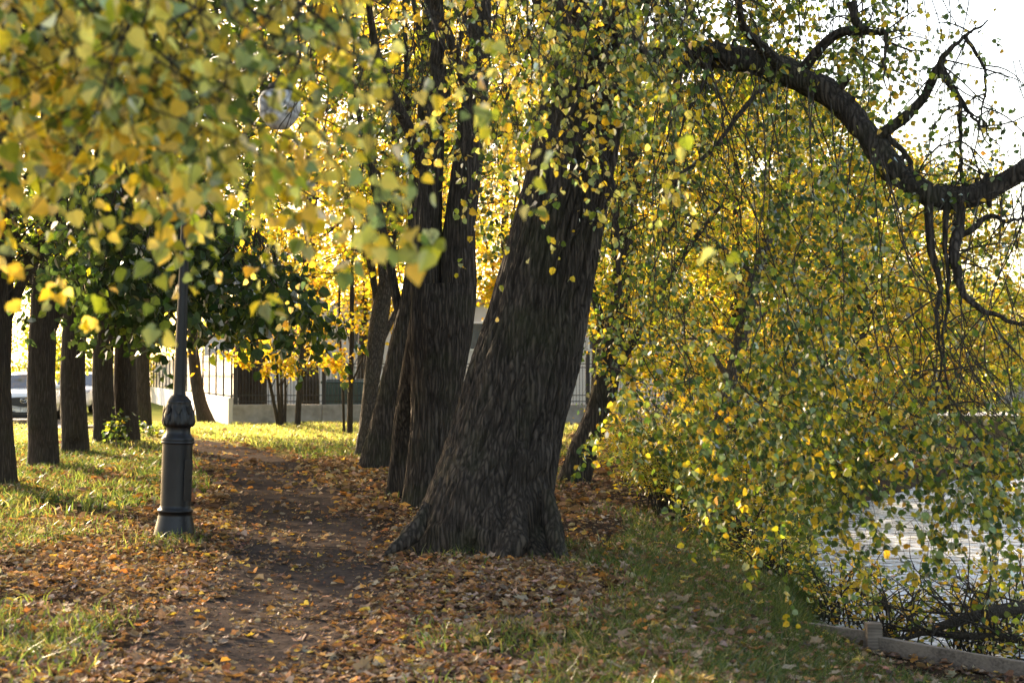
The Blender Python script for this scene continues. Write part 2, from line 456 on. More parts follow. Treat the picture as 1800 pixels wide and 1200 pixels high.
def resample(pts, n):
    """Smooth (Catmull-Rom) resampling of a polyline or of its radii."""
    p = np.asarray(pts, float)
    if p.ndim == 1: p = p[:, None]
    m = len(p)
    t = np.linspace(0, m - 1, n); i = np.minimum(t.astype(int), m - 2); f = (t - i)[:, None]
    g = lambda k: p[np.clip(k, 0, m - 1)]
    p0, p1, p2, p3 = g(i - 1), g(i), g(i + 1), g(i + 2)
    return .5 * ((2 * p1) + (-p0 + p2) * f + (2 * p0 - 5 * p1 + 4 * p2 - p3) * f ** 2 + (-p0 + 3 * p1 - 3 * p2 + p3) * f ** 3)

def limb(name, pts, radii, mat, parent, n=40, k=14, rough=.12, label=None):
    P = resample(pts, n); Rr = resample(radii, n)[:, 0]
    V, Fq = tube_batch(P[None], Rr[None], k)
    V = V.reshape(n, k, 3)
    th = np.arange(k)[None, :] * 8.0 / k; z = np.linspace(0, n / 5, n)[:, None]
    off = (fbm(th + RNG.uniform(0, 90), z, 3) - .5) * 2 * rough
    V = P[:, None] + (V - P[:, None]) * (1 + off[:, :, None])
    V = V.reshape(-1, 3)
    tip = len(V); V = np.vstack([V, P[-1:]])
    last = (n - 1) * k + np.arange(k)
    tri = np.stack([last, np.roll(last, -1), np.full(k, tip)], 1)
    o = link(name, np_mesh(name, V, [Fq, tri], mat), parent)
    if label: o['label'] = label
    return o

def trunk(name, pts, radii, mat, parent, nth=96, nz=90, amp=.02, freq=14, twist=.25, flare=0.0, flare_h=.5, lobes=5, ph=0.0, bumps=(), dense_low=1.6):
    """A trunk of ridged bark; pts from below the ground to the top."""
    t = np.linspace(0, 1, nz) ** dense_low
    Pf = resample(pts, 400); Rf = resample(radii, 400)[:, 0]
    idx = t * 399
    P = np.stack([np.interp(idx, np.arange(400), Pf[:, c]) for c in range(3)], 1); Rr = np.interp(idx, np.arange(400), Rf)
    h = P[:, 2] - P[0, 2]
    th = np.linspace(0, 2 * np.pi, nth, endpoint=False)[None, :]
    H = h[:, None]
    fr = int(freq)
    u = (th / (2 * np.pi) * fr + twist * H * fr / 6)
    per = fr
    wz = H * 2.2
    u = u + .7 * (vnoise(np.mod(u * .5, max(1, per // 2)), wz * .5 + 19, max(1, per // 2)) - .5) + .5 * (vnoise(np.mod(u, per), wz * 1.7 + 41, per) - .5)
    w1 = vnoise(np.mod(u, per), H * .9 + 3 * ph, per)
    w2 = vnoise(np.mod(u * 2, per * 2), H * 2.6 + 7, per * 2)
    w3 = vnoise(np.mod(u * .25, max(1, per // 4)), H * .5 + 11, max(1, per // 4))
    w4 = vnoise(np.mod(u * 5, per * 5), H * 14 + 3, per * 5)
    groove = np.exp(-((w1 - .5) / .075) ** 2)
    groove2 = np.exp(-((w2 - .5) / .09) ** 2)
    disp = amp * (.55 - 1.3 * groove - .8 * groove2 + .7 * (w4 - .5)) + amp * 2.0 * (w3 - .5)
    fl = flare * np.exp(-np.maximum(H, 0) / flare_h)
    lobe = .55 + .45 * np.cos(lobes * th + ph + .6 * np.sin(2 * th + ph)) + .25 * np.cos(2 * th + 1.3 * ph)
    rad = Rr[:, None] * (1 + fl * lobe) + disp
    for (bt, bh, bs, ba) in bumps:
        dth = np.angle(np.exp(1j * (th - bt)))
        rad = rad + ba * np.exp(-(dth * Rr[:, None] / bs) ** 2 - ((H - bh) / bs) ** 2)
    V = P[:, None, :] + np.stack([rad * np.cos(th), rad * np.sin(th), np.zeros_like(rad)], -1)
    V = V.reshape(-1, 3)
    r = np.arange(nz - 1)[:, None] * nth; j = np.arange(nth)[None]; j2 = (j + 1) % nth
    q = np.stack([r + j, r + j2, r + nth + j2, r + nth + j], -1).reshape(-1, 4)
    return link(name, np_mesh(name, V, [q], mat), parent)

# ------------------------------------------------------------------ terrain
XS_Y = np.array([9, 12, 14, 16, 18, 22, 28, 34, 40, 44, 46, 60, 2000]); XS_X = np.array([2.2, 2.3, 2.6, 3.0, 3.3, 4.2, 6.4, 10, 20, 40, 90, 400, 9000])
XB_Y = np.array([0, 12, 18, 24, 30, 40, 60]); XB_X = np.array([1.0, 1.0, 1.2, 2.0, 3.2, 6.0, 30])
WATER_Z = -.85
def beam_sd(x, y): return (x - 2.2) * .696 + (y - 12.05) * .718
def shore(x, y): return np.minimum(beam_sd(x, y), (x - np.interp(y, XS_Y, XS_X) + .5 * (fbm(y * 1.1 + 7, x * .6 + 3, 3) - .5)) * .8)
def gz(x, y):
    x = np.asarray(x, float); y = np.asarray(y, float)
    s = np.maximum(x - np.interp(y, XB_Y, XB_X), 0)
    land = -.62 * (1 - np.exp(-.50 * s)) - .07 * np.clip(s, 0, 2) * sstep(0, 1, s)
    land = np.maximum(land, -.53)
    near = sstep(60, 40, np.abs(y))
    land = land + near * (.10 * (fbm(x * .35 + 50, y * .35 + 50, 2) - .5) + .05 * (fbm(x * 2 + 9, y * 2 + 3, 2) - .5))
    pc = np.interp(y, PATH_Y, PATH_X); hw = np.interp(y, PATH_Y, PATH_W)
    land = land - .035 * sstep(1.0, .3, np.abs(x - pc) / hw) * sstep(40, 36, y)
    sd = shore(x, y)
    wd = 1.0
    return land + (-1.5 - land) * sstep(-.02, wd, sd)
PATH_Y = np.array([-5, 5, 7.8, 10.8, 14.4, 19.8, 25.8, 31.5, 36, 60])
PATH_X = np.array([-.9, -1.15, -1.45, -1.7, -2.05, -3.15, -4.55, -6.3, -8.6, -24])
PATH_W = np.array([.9, .85, .85, .9, .95, .9, .95, .9, .9, .9])

def grass_mask(x, y):
    n = fbm(x * .55 + 3, y * .35 + 8, 3)
    n2 = fbm(x * 1.7 + 33, y * 1.2 + 18, 2)
    pc = np.interp(y, PATH_Y, PATH_X); hw = np.interp(y, PATH_Y, PATH_W)
    q = np.abs(x - pc) / hw
    off = sstep(.95, 1.5, q)
    right = sstep(.15, 1.5, x + .12 * (10 - y)) * sstep(34, 26, y)
    left = sstep(0, -1, x - pc) * sstep(15, 22, y) * .36
    lawn = sstep(27, 33, y + .0 * x) * sstep(2.5, .5, x)
    base = .12 + .75 * right + left + .9 * lawn
    g = sstep(.50, .72, n * .55 + n2 * .25 + base * .42)
    # tuft in the near left corner
    g = np.maximum(g, .6 * np.exp(-((x + 2.75) / .38) ** 2 - ((y - 9.1) / .6) ** 2))
    g = np.maximum(g, .9 * np.exp(-((x + 3.1) / .45) ** 2 - ((y - 14.1) / .5) ** 2))
    bs = beam_sd(x, y)
    hollow = sstep(-1.15, -.6, bs - .10 * fbm(x * 3, y * 3, 2)) * sstep(2.35, 2.75, x) * sstep(.2, .0, bs)
    rt = np.hypot((x + .32) / 1.25, (y - 13.85) / .95)
    g = np.maximum(g, .55 * np.exp(-((rt - .72) / .16) ** 2) * sstep(.35, .6, fbm(x * 3 + 2, y * 3, 2)))
    return g * off * (1 - hollow) * (shore(x, y) < .34) * (np.abs(bs) > .06)

def litter_mask(x, y):
    pc = np.interp(y, PATH_Y, PATH_X); hw = np.interp(y, PATH_Y, PATH_W)
    q = np.abs(x - pc) / hw
    mid = .25 + .75 * sstep(.55, 1.1, q)
    mid = mid * (1 - .55 * sstep(10, 13, y) * sstep(27, 20, y) * sstep(.95, .5, q))
    nn = .22 + 1.35 * sstep(.25, .75, fbm(x * 1.3 + 71, y * 1.0 + 5, 3))
    lawn = sstep(34, 40, y)
    return np.clip(mid * nn * (1 - .64 * grass_mask(x, y)) * (1 - .7 * lawn), 0, 1) * (shore(x, y) < -.02)

def build_ground():
    def axis(*segs):
        out = []
        for a, b, n in segs: out.append(np.linspace(a, b, n, endpoint=False))
        return np.concatenate(out)
    xs = np.concatenate([-np.geomspace(1500, 14, 22), axis((-13.5, -6, 26), (-6, 6, 130), (6, 14, 40)), np.geomspace(14, 1500, 26)])
    ys = np.concatenate([-np.geomspace(600, 6, 10), axis((-5, 6, 10), (6, 20, 150), (20, 50, 110)), np.geomspace(50, 2500, 26)])
    X, Y = np.meshgrid(xs, ys)
    Z = gz(X, Y)
    V = np.stack([X, Y, Z], -1).reshape(-1, 3)
    nx, ny = len(xs), len(ys)
    r = np.arange(ny - 1)[:, None] * nx; j = np.arange(nx - 1)[None]
    q = np.stack([r + j, r + j + 1, r + nx + j + 1, r + nx + j], -1).reshape(-1, 4)
    x, y = V[:, 0], V[:, 1]
    g = grass_mask(x, y)[:, None]
    far = sstep(45, 60, y)[:, None]
    soil = np.array([.055, .037, .026])
    c = soil * (1 - g) + np.array([.075, .085, .026]) * g
    c = c * (1 - far) + np.array([.12, .135, .04]) * far
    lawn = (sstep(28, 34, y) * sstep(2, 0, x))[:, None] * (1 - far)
    c = c * (1 - lawn * .7) + np.array([.30, .28, .10]) * lawn * .7  # sunlit brightness of the lawn mixed into the ground colour
    me = np_mesh('ground', V, [q], M_GROUND, c)
    return tag(link('ground', me), kind='structure')
GROUND = build_ground()

def ribbon(name, cx, w, ys, mat, col, lift, edge=.15):
    """A strip that follows the terrain, with an uneven border."""
    ys = np.asarray(ys); n = len(ys)
    us = np.linspace(-1, 1, 15)
    X = cx[:, None] + us[None] * (w[:, None] * (1 + edge * (fbm(ys[:, None] * .9 + 40 * np.sign(us)[None], np.zeros((n, 15)) + 3, 3) - .5) * 2))
    Y = np.repeat(ys[:, None], 15, 1)
    Z = gz(X, Y) + lift * (1 - np.abs(us[None]) ** 6 * 1.6)
    V = np.stack([X, Y, Z], -1).reshape(-1, 3)
    r = np.arange(n - 1)[:, None] * 15; j = np.arange(14)[None]
    q = np.stack([r + j, r + j + 1, r + 16 + j, r + 15 + j], -1).reshape(-1, 4)
    return tag(link(name, np_mesh(name, V, [q], mat, np.tile(col, (len(V), 1)))), kind='structure')
_py = np.concatenate([np.linspace(-3, 7, 12), np.linspace(7.2, 36, 220)])
ribbon('path', np.interp(_py, PATH_Y, PATH_X), np.interp(_py, PATH_Y, PATH_W) * .95, _py, M_GROUND, np.array([.062, .049, .042]), .012)

def flat_poly(name, pts, z, mat, parent=None):
    me = bpy.data.meshes.new(name)
    me.from_pydata([(x, y, z) for x, y in pts], [], [list(range(len(pts)))])
    me.materials.append(mat)
    return tag(link(name, me, parent), kind='structure')
flat_poly('road', [(-80, 32), (-18, 40.5), (-13.6, 42), (-12.9, 44.5), (-15, 50), (-21, 66), (-31, 96), (-60, 180), (-130, 180), (-90, 40)], .05, M_ASPH)

def build_water():
    xs = np.concatenate([np.linspace(1.6, 9, 130), np.geomspace(9.1, 600, 30)])
    ys = np.concatenate([np.linspace(4, 20, 150), np.geomspace(20.2, 46, 40)])
    X, Y = np.meshgrid(xs, ys)
    a = sstep(24, 14, Y)
    Z = WATER_Z + a * (.11 * (fbm(X * 1.6 + Y * .7, Y * 2.8 - X, 3) - .5) + .075 * (fbm(X * 4 + 9, Y * 6.5, 2) - .5))
    V = np.stack([X, Y, Z], -1).reshape(-1, 3)
    nx, ny = len(xs), len(ys)
    r = np.arange(ny - 1)[:, None] * nx; j = np.arange(nx - 1)[None]
    q = np.stack([r + j, r + j + 1, r + nx + j + 1, r + nx + j], -1).reshape(-1, 4)
    # only where the bed is below the surface
    cx = V[q].mean(1)
    q = q[shore(cx[:, 0], cx[:, 1]) > -.25]
    return tag(link('water', np_mesh('water', V, [q], M_WATER)), kind='structure')
build_water()

# ------------------------------------------------------------------ trees
class Spray:
    """Collects twigs and leaves of one tree."""
    def __init__(s): s.tw = Tubes(); s.pos, s.ax, s.nr, s.sz, s.co = [], [], [], [], []
    def leaves(s, pos, ax, nr, sz, co):
        s.pos.append(pos); s.ax.append(ax); s.nr.append(nr); s.sz.append(sz); s.co.append(co)
    def arrays(s): return [np.concatenate(v) for v in (s.pos, s.ax, s.nr, s.sz, s.co)]
    def hang(s, path, r0, leaf, pal, sub=.22, sublen=.45, dens=1.0, first=0.0, sweep=(0, 0, 0), n=14, flat=.5, gaps=None):
        """One hanging twig with side twigs and leaves."""
        P = resample(path, n)
        L = np.linalg.norm(np.diff(P, axis=0), axis=1).sum()
        s.tw.add(P, np.linspace(r0, r0 * .25, n), 5)
        m = max(2, int(L / sub))
        t = np.sort(RNG.uniform(first, 1, m)); t[-1] = 1.0
        idx = t * (n - 1)
        B = np.stack([np.interp(idx, np.arange(n), P[:, c]) for c in range(3)], 1)
        az = RNG.uniform(0, 2 * np.pi, m); out = RNG.uniform(.2, .9, m)
        ln = sublen * RNG.uniform(.35, 1.25, m)
        D = np.stack([np.cos(az) * out, np.sin(az) * out, -np.ones(m) * RNG.uniform(.15, 1.0, m)], 1) + np.array(sweep)
        D = unit(D) * ln[:, None]
        k = 6
        tt = np.linspace(0, 1, k)[None, :, None]
        S = B[:, None] + D[:, None] * tt + np.array([0, 0, -1.0]) * (tt ** 2) * (ln * .35)[:, None, None] + .018 * RNG.standard_normal((m, k, 3)) * tt
        s.tw.add(S, np.repeat(np.linspace(max(.0022, r0 * .28), .0012, k)[None], m, 0), 3)
        # leaves along the side twigs
        cnt = np.maximum(2, (ln / (leaf * .62) * dens * RNG.uniform(.6, 1.4, m)).astype(int))
        who = np.repeat(np.arange(m), cnt); N = len(who)
        u = np.clip(RNG.beta(1.7, 1.0, N), 0, 1) * (k - 1)
        i0 = np.minimum(u.astype(int), k - 2); f = (u - i0)[:, None]
        q = S[who, i0] * (1 - f) + S[who, i0 + 1] * f
        ax = np.stack([RNG.standard_normal(N) * .6, RNG.standard_normal(N) * .6, -np.abs(RNG.standard_normal(N)) * .55 - .25], 1) + np.array(sweep) * .5
        ax = unit(ax)
        nr = RNG.standard_normal((N, 3)) * np.array([1, 1, .7]) + np.array([0, -.5, .5]) * flat * 2
        q = q + ax * leaf * RNG.uniform(.15, .6, (N, 1))
        if gaps:
            keep = RNG.random(N) < sstep(gaps[0], gaps[1], fbm(q[:, 0] * 1.25 + 40, q[:, 2] * 1.35 + q[:, 1] * .7 + 20, 2))
            q, ax, nr, N = q[keep], ax[keep], nr[keep], int(keep.sum())
        s.leaves(q, ax, nr, leaf * RNG.uniform(.62, 1.18, N), pick_cols(pal, N))

def sample_tube_leaves(S, P, spread, count, leaf, pal, droop=.4):
    """Leaf clump along a branch path."""
    n = len(P)
    u = RNG.uniform(.25, 1, count) * (n - 1)
    i0 = np.minimum(u.astype(int), n - 2); f = (u - i0)[:, None]
    q = P[i0] * (1 - f) + P[i0 + 1] * f
    q = q + RNG.standard_normal((count, 3)) * spread * np.array([1, 1, .75])
    ax = RNG.standard_normal((count, 3)) * np.array([1, 1, .6]) + np.array([0, 0, -droop])
    nr = RNG.standard_normal((count, 3)) + np.array([0, 0, .6])
    S.leaves(q, unit(ax), nr, leaf * RNG.uniform(.6, 1.3, count), pick_cols(pal, count))

def crown(root, S_T, name, mat, T, kind=None):
    pos, ax, nr, sz, co = S_T.arrays()
    return leaf_cloud(name, T, pos, ax, nr, sz, co, mat, root, kind=kind)

def tree(name, label, cat, group, base, pts, radii, H, rad, zlow, nlimb, clumps, per, leaf, pal, bark, center=None, tspec={}, branch_parts=True, T=T_LO, upscale_from=None, droopy=0.0, gap=0.0, extra=None, zs=1.0, tlow=.35):
    """A tree: trunk, limbs, and a crown built of uneven leaf clumps round branch ends."""
    root = empty(name, tuple(base), label, cat, group)
    P = [np.array(p, float) for p in pts]
    trunk('trunk', P, radii, bark, root, **tspec)
    Pf = resample(P, 60)
    top = Pf[-1]
    c0 = np.array(center if center is not None else [top[0], top[1], 0.0])
    S = Spray()
    tw = Tubes()
    for i in range(nlimb):
        ti = tlow + (.97 - tlow) * (i + .5) / nlimb
        s0 = Pf[int(ti * 59)]
        az = i * 2.4 + RNG.uniform(-.4, .4)
        zz = zlow + (H - zlow) * (.15 + .8 * (i + RNG.uniform(0, 1)) / nlimb)
        rr = rad * RNG.uniform(.55, .95) * math.sqrt(max(.15, 1 - ((zz - (zlow + H) / 2) / ((H - zlow) / 2 * 1.05)) ** 2))
        e = np.array([c0[0] + math.cos(az) * rr, c0[1] + math.sin(az) * rr, zz])
        mid = (s0 + e) / 2 + np.array([0, 0, .12 * rad])
        q = [s0, mid, e]
        r1 = max(.012, np.interp(ti, np.linspace(0, 1, len(radii)), radii) * .42)
        if branch_parts: limb('branch', q, [r1, r1 * .6, r1 * .2], bark, root, n=14, k=7)
        else: tw.add(resample(q, 10), np.linspace(r1, r1 * .2, 10), 5)
    # clumps filling the crown volume unevenly
    m = clumps
    u = RNG.uniform(-1, 1, m) if False else RNG.uniform(0, 1, m) ** zs * 2 - 1
    az = RNG.uniform(0, 2 * np.pi, m)
    r = np.sqrt(RNG.uniform(gap, 1, m))
    zz = (zlow + H) / 2 + u * (H - zlow) / 2
    env = rad * np.sqrt(np.maximum(.08, 1 - np.abs(u) ** 2.6)) * (.72 + .5 * fbm(az * 1.3 + 5 * base[0], u * 2.2 + base[1], 2))
    C = np.stack([c0[0] + np.cos(az) * r * env, c0[1] + np.sin(az) * r * env, zz], 1)
    for i in range(m):
        cs = rad * RNG.uniform(.10, .19)
        d = C[i] - np.array([c0[0], c0[1], C[i][2] - .4]); d = d / (np.linalg.norm(d) + 1e-6)
        b = C[i] - d * cs * 2.0 - np.array([0, 0, cs * .2])
        e = C[i] + d * cs * 1.2 - np.array([0, 0, droopy * cs * 2])
        P3 = resample([b, C[i] + np.array([0, 0, cs * .3]), e], 7)
        tw.add(P3, np.linspace(.022, .005, 7) * (rad / 4) ** .5, 4)
        lf = leaf; cnt = int(per * RNG.uniform(.5, 1.4))
        if upscale_from is not None and C[i][2] > upscale_from: lf = leaf * 2.4; cnt = max(8, int(cnt * .24))
        sample_tube_leaves(S, P3, cs * .55, cnt, lf, pal, .3 + droopy)
    if extra: extra(S, root)
    if S.tw.V: S.tw.build('twigs', M_TWIG, root, kind='stuff')
    tw.build('branches', bark, root, kind='stuff')
    crown(root, S, 'crown', M_LEAF_FAR if T is T_LO else M_LEAF, T)
    return root

def gp(x, y, dz=0): return np.array([x, y, float(gz(x, y)) + dz])

# ---- the great leaning lime beside the path
hero = empty('old_lime_tree', (-.3, 13.9, 0), 'huge leaning old tree with broad flared base beside the dirt path', 'tree')
D0 = 13.9
hp = [at(838, 1010, D0), at(846, 940, D0), at(868, 850, D0 + .05), at(893, 750, D0 + .1), at(921, 650, D0 + .15), at(957, 500, D0 + .2), at(1003, 300, D0 + .25), at(1034, 150, D0 + .3), at(1060, 20, D0 + .35), at(1085, -150, D0 + .4), at(1110, -500, D0 + .6), at(1120, -1000, D0 + .8), at(1120, -1500, D0 + 1)]
hr = [.70, .66, .60, .545, .535, .47, .42, .43, .40, .33, .27, .2, .1]
trunk('trunk', hp, hr, M_BARK, hero, nth=320, nz=250, amp=.024, freq=32, twist=-.10, flare=.26, flare_h=.26, lobes=5, ph=2.1, dense_low=1.7,
      bumps=[(5.0, .55, .26, .15), (5.35, .22, .2, .20), (5.75, .10, .22, .30), (3.45, .12, .24, .26), (4.3, .95, .22, .06), (5.2, 1.15, .18, .06), (4.1, .25, .2, -.12), (4.62, .35, .09, -.10), (5.15, .30, .07, -.09), (3.9, .1, .16, .14), (5.55, .75, .12, .05)])
def root_(pts, r):
    limb('root', [at(x, y, d) for x, y, d in pts], r, M_BARK, hero, n=30, k=18, rough=.45)
root_([(752, 885, 13.42), (733, 925, 13.32), (712, 950, 13.2), (690, 964, 13.1), (668, 982, 13.0)], [.04, .085, .07, .04, .012])
root_([(912, 880, 13.3), (905, 930, 13.2), (893, 970, 13.05), (880, 1005, 12.9)], [.07, .12, .12, .04])
root_([(962, 860, 13.45), (970, 920, 13.35), (982, 965, 13.2), (996, 990, 13.0), (1004, 1012, 12.9)], [.05, .09, .08, .05, .02])
LIMB = [at(1060, 160, 13.9), at(1120, 118, 13.6), at(1210, 95, 13.3), at(1290, 100, 13.1), at(1390, 128, 12.9), at(1470, 172, 12.7), at(1520, 228, 12.5), at(1575, 300, 12.3), at(1635, 342, 12.1), at(1700, 345, 12.0), at(1760, 322, 11.9), at(1815, 288, 11.8), at(1880, 230, 11.8), at(1990, 190, 11.9)]
limb('limb', LIMB, [.20, .155, .135, .125, .12, .115, .112, .106, .10, .095, .08, .072, .06, .04], M_BARK, hero, n=150, k=26, rough=.34, label='long thick limb arching over the bank')
HS = Spray()
def hl(pts, r, n=30, k=8, side=9):
    q = [at(*p) for p in pts]
    P0 = resample(q, n); jag = RNG.normal(0, .012, (n, 3)) * np.linspace(0, 1, n)[:, None]
    limb('limb', P0 + jag, np.maximum(resample(r, n)[:, 0] * np.linspace(1, .55, n), .004), M_BARK, hero, n=n + 8, k=k, rough=.30)
    for i in range(side):
        b = P0[RNG.integers(n // 4, n)]; d = unit(np.array([RNG.normal(.2, .7), RNG.normal(0, .4), RNG.normal(-.25, .55)])) * RNG.uniform(.2, .75)
        HS.hang([b, b + d * .4 + RNG.normal(0, .03, 3), b + d * .8 + RNG.normal(0, .05, 3) - [0, 0, .06], b + d + RNG.normal(0, .06, 3) - [0, 0, .2]], .009, .055, PAL_CURT, sub=.2, sublen=.22, dens=.5, n=9)
hl([(1535, 245, 12.4), (1580, 215, 12.3), (1620, 178, 12.2), (1650, 125, 12.1), (1672, 85, 12.0), (1705, 60, 12.0), (1745, 35, 12)], [.05, .055, .045, .05, .03, .022, .012])
hl([(1655, 120, 12.1), (1682, 160, 12.1), (1700, 190, 12.1), (1722, 215, 12.0), (1745, 260, 12)], [.045, .03, .022, .016, .008], 24, 6)
hl([(1700, 62, 12.0), (1722, 95, 12.0), (1735, 130, 12.0), (1730, 190, 12.0), (1700, 285, 12)], [.02, .018, .015, .012, .007], 24, 6)
hl([(1692, 175, 12.1), (1690, 230, 12.1), (1692, 290, 12.0), (1695, 335, 12.0)], [.022, .02, .022, .03], 20, 6)
hl([(1560, 240, 12.4), (1590, 265, 12.3), (1612, 310, 12.2), (1630, 345, 12.1)], [.04, .03, .03, .03], 20, 7)
hl([(1685, 350, 12.0), (1686, 400, 12.0), (1678, 440, 11.9), (1684, 480, 11.9), (1698, 520, 11.8), (1740, 552, 11.7), (1800, 570, 11.6), (1850, 575, 11.6)], [.07, .06, .055, .05, .042, .034, .028, .02], 44, 9)
hl([(1635, 345, 12.1), (1634, 400, 12.0), (1640, 450, 12.0), (1652, 495, 11.9), (1648, 560, 11.8), (1655, 640, 11.7), (1640, 720, 11.6)], [.045, .042, .038, .03, .025, .018, .010], 36, 7)
hl([(1680, 418, 12.0), (1712, 402, 11.9), (1742, 378, 11.9), (1770, 388, 11.8), (1812, 384, 11.8)], [.03, .032, .03, .026, .02], 24, 7)
hl([(1668, 350, 12.0), (1662, 420, 11.9), (1668, 500, 11.9), (1660, 620, 11.8), (1672, 760, 11.7)], [.03, .024, .02, .016, .008], 30, 6)
hl([(1345, 150, 12.9), (1300, 200, 12.6), (1255, 260, 12.4), (1195, 310, 12.2), (1188, 350, 12.2), (1182, 400, 12.1)], [.028, .025, .022, .018, .014, .008], 30, 6)
hl([(1262, 70, 13.0), (1235, 150, 12.8), (1205, 210, 12.6), (1180, 290, 12.5)], [.024, .02, .015, .008], 24, 6)
hl([(1395, 130, 12.9), (1350, 90, 12.6), (1310, 40, 12.3), (1290, -60, 12)], [.09, .07, .05, .03], 24, 8)
hl([(1400, 135, 12.9), (1470, 60, 12.6), (1530, 55, 12.4), (1560, 60, 12.3), (1555, 110, 12.3), (1560, 155, 12.2)], [.06, .05, .04, .03, .02, .01], 30, 7)
hl([(1500, 0, 12.2), (1510, 40, 12.2), (1530, 55, 12.3)], [.05, .05, .04], 14, 7)
hl([(1045, 150, 14.0), (985, 40, 13.9), (935, -60, 13.6), (870, -190, 13.0), (780, -300, 12.4)], [.24, .19, .15, .1, .05], 30, 10)
hl([(1060, 60, 13.8), (1120, 0, 12.8), (1200, -80, 11.9), (1350, -170, 11.2), (1560, -210, 10.8), (1800, -180, 10.8)], [.22, .15, .10, .08, .06, .04], 34, 10)
hl([(1050, 120, 13.7), (1010, -20, 12.4), (970, -140, 10.8), (930, -200, 9.4), (900, -210, 8.6)], [.2, .14, .1, .06, .04], 30, 9)
hl([(1090, 520, 13.2), (1085, 420, 13.2), (1075, 330, 13.5), (1050, 240, 13.9)], [.02, .035, .045, .06], 24, 7)

def curtain(S, n, xr, ys, ye, dr, leaf, pal, r0=.007, sub=.2, sublen=.42, dens=1.0, first=0.0, sweep=(0, 0, 0), drift=0.0, skew=1.0, gaps=(.38, .50), wob=30, dj=.2):
    for i in range(n):
        x0 = RNG.uniform(*xr); d = RNG.uniform(*dr)
        y0 = ys(x0) if callable(ys) else RNG.uniform(*ys)
        e = ye(x0) if callable(ye) else ye
        y1 = e[0] + (e[1] - e[0]) * RNG.uniform(0, 1) ** skew
        if y1 < y0 + 40: y1 = y0 + 40
        k = 8
        yy = np.linspace(y0, y1, k)
        xx = x0 + (drift + RNG.normal(0, dj)) * (yy - y0) + np.cumsum(RNG.normal(0, wob, k)) * 10 / d * np.linspace(0, 1, k)
        dd = d + np.cumsum(RNG.normal(0, .10, k))
        if S is HS and np.any((xx < 1070) & (yy > 560)): continue
        S.hang([at(a, b, c) for a, b, c in zip(xx, yy, dd)], r0, leaf, pal, sub=sub, sublen=sublen, dens=dens, first=first, sweep=sweep, gaps=gaps)
_lx = [1060, 1210, 1290, 1390, 1470, 1520, 1575, 1635, 1700, 1760, 1900]; _ly = [150, 95, 100, 128, 172, 228, 300, 342, 345, 322, 250]
limb_y = lambda x: float(np.interp(x, _lx, _ly)) + RNG.uniform(0, 40)
bottom = lambda x: tuple(np.array([-260, 10]) + np.interp(x, [1050, 1150, 1250, 1400, 1500, 1600, 1700, 1850], [765, 825, 840, 890, 922, 950, 975, 980]))
curtain(HS, 34, (1150, 1560), limb_y, bottom, (10.6, 13.0), .058, PAL_CURT, r0=.0065, wob=58, sublen=.7, sub=.22, dens=1.4, sweep=(.25, 0, 0))
curtain(HS, 15, (1540, 1820), limb_y, bottom, (10.4, 12.2), .056, PAL_CURT, r0=.0065, wob=58, first=.25, sublen=.62, dens=1.2, sweep=(.3, 0, 0))
curtain(HS, 66, (1060, 1840), (500, 720), bottom, (9.8, 12.6), .058, PAL_CURT, r0=.006, sublen=.66, dens=1.5, sweep=(.4, 0, 0), drift=.3)
curtain(HS, 58, (1130, 1560), (-180, 20), (70, 340), (12.6, 14.6), .064, PAL_CURT, sublen=.5, dens=1.05, gaps=(.22, .5))
curtain(HS, 40, (840, 1240), (-200, -40), (30, 240), (9.6, 12.8), .064, PAL_CURT, sublen=.45, dens=1.0, gaps=(.25, .5))
curtain(HS, 20, (850, 1130), (-180, -60), (60, 470), (8.8, 10.6), .058, PAL_NEAR, sublen=.42, dens=1.0, skew=1.3)
curtain(HS, 14, (870, 1080), (-60, 200), (180, 500), (9.5, 11.5), .062, PAL_NEAR, sublen=.36, dens=.7, first=.45)
curtain(HS, 24, (560, 880), (-160, 20), (120, 600), (9.2, 12.8), .064, PAL_NEAR, sublen=.42, dens=.9, skew=1.5, gaps=(.42, .6))
curtain(HS, 16, (1090, 1250), (-150, 60), (60, 260), (10.5, 12.5), .062, PAL_NEAR, sublen=.4, dens=1.0)
curtain(HS, 14, (1540, 1830), (-180, -60), (20, 260), (10.8, 12.0), .055, PAL_CURT, sublen=.3, dens=.55, gaps=(.2, .5))
curtain(HS, 9, (1640, 1830), (60, 300), (240, 480), (11.4, 12.2), .050, PAL_CURT, r0=.005, sublen=.26, dens=.5, gaps=(.2, .5))
for i in range(12):
    j = RNG.integers(2, 11); b = LIMB[j] * .5 + LIMB[j + 1] * .5 if i % 2 else LIMB[j]
    d = np.array([RNG.normal(0, .1), RNG.normal(-.05, .1), RNG.choice([-1, 1]) * RNG.uniform(.1, .3)])
    limb('stub', [b, b + d * .35, b + d * .6 + RNG.normal(0, .015, 3)], [.055, .032, .016], M_BARK, hero, n=9, k=8, rough=.4)
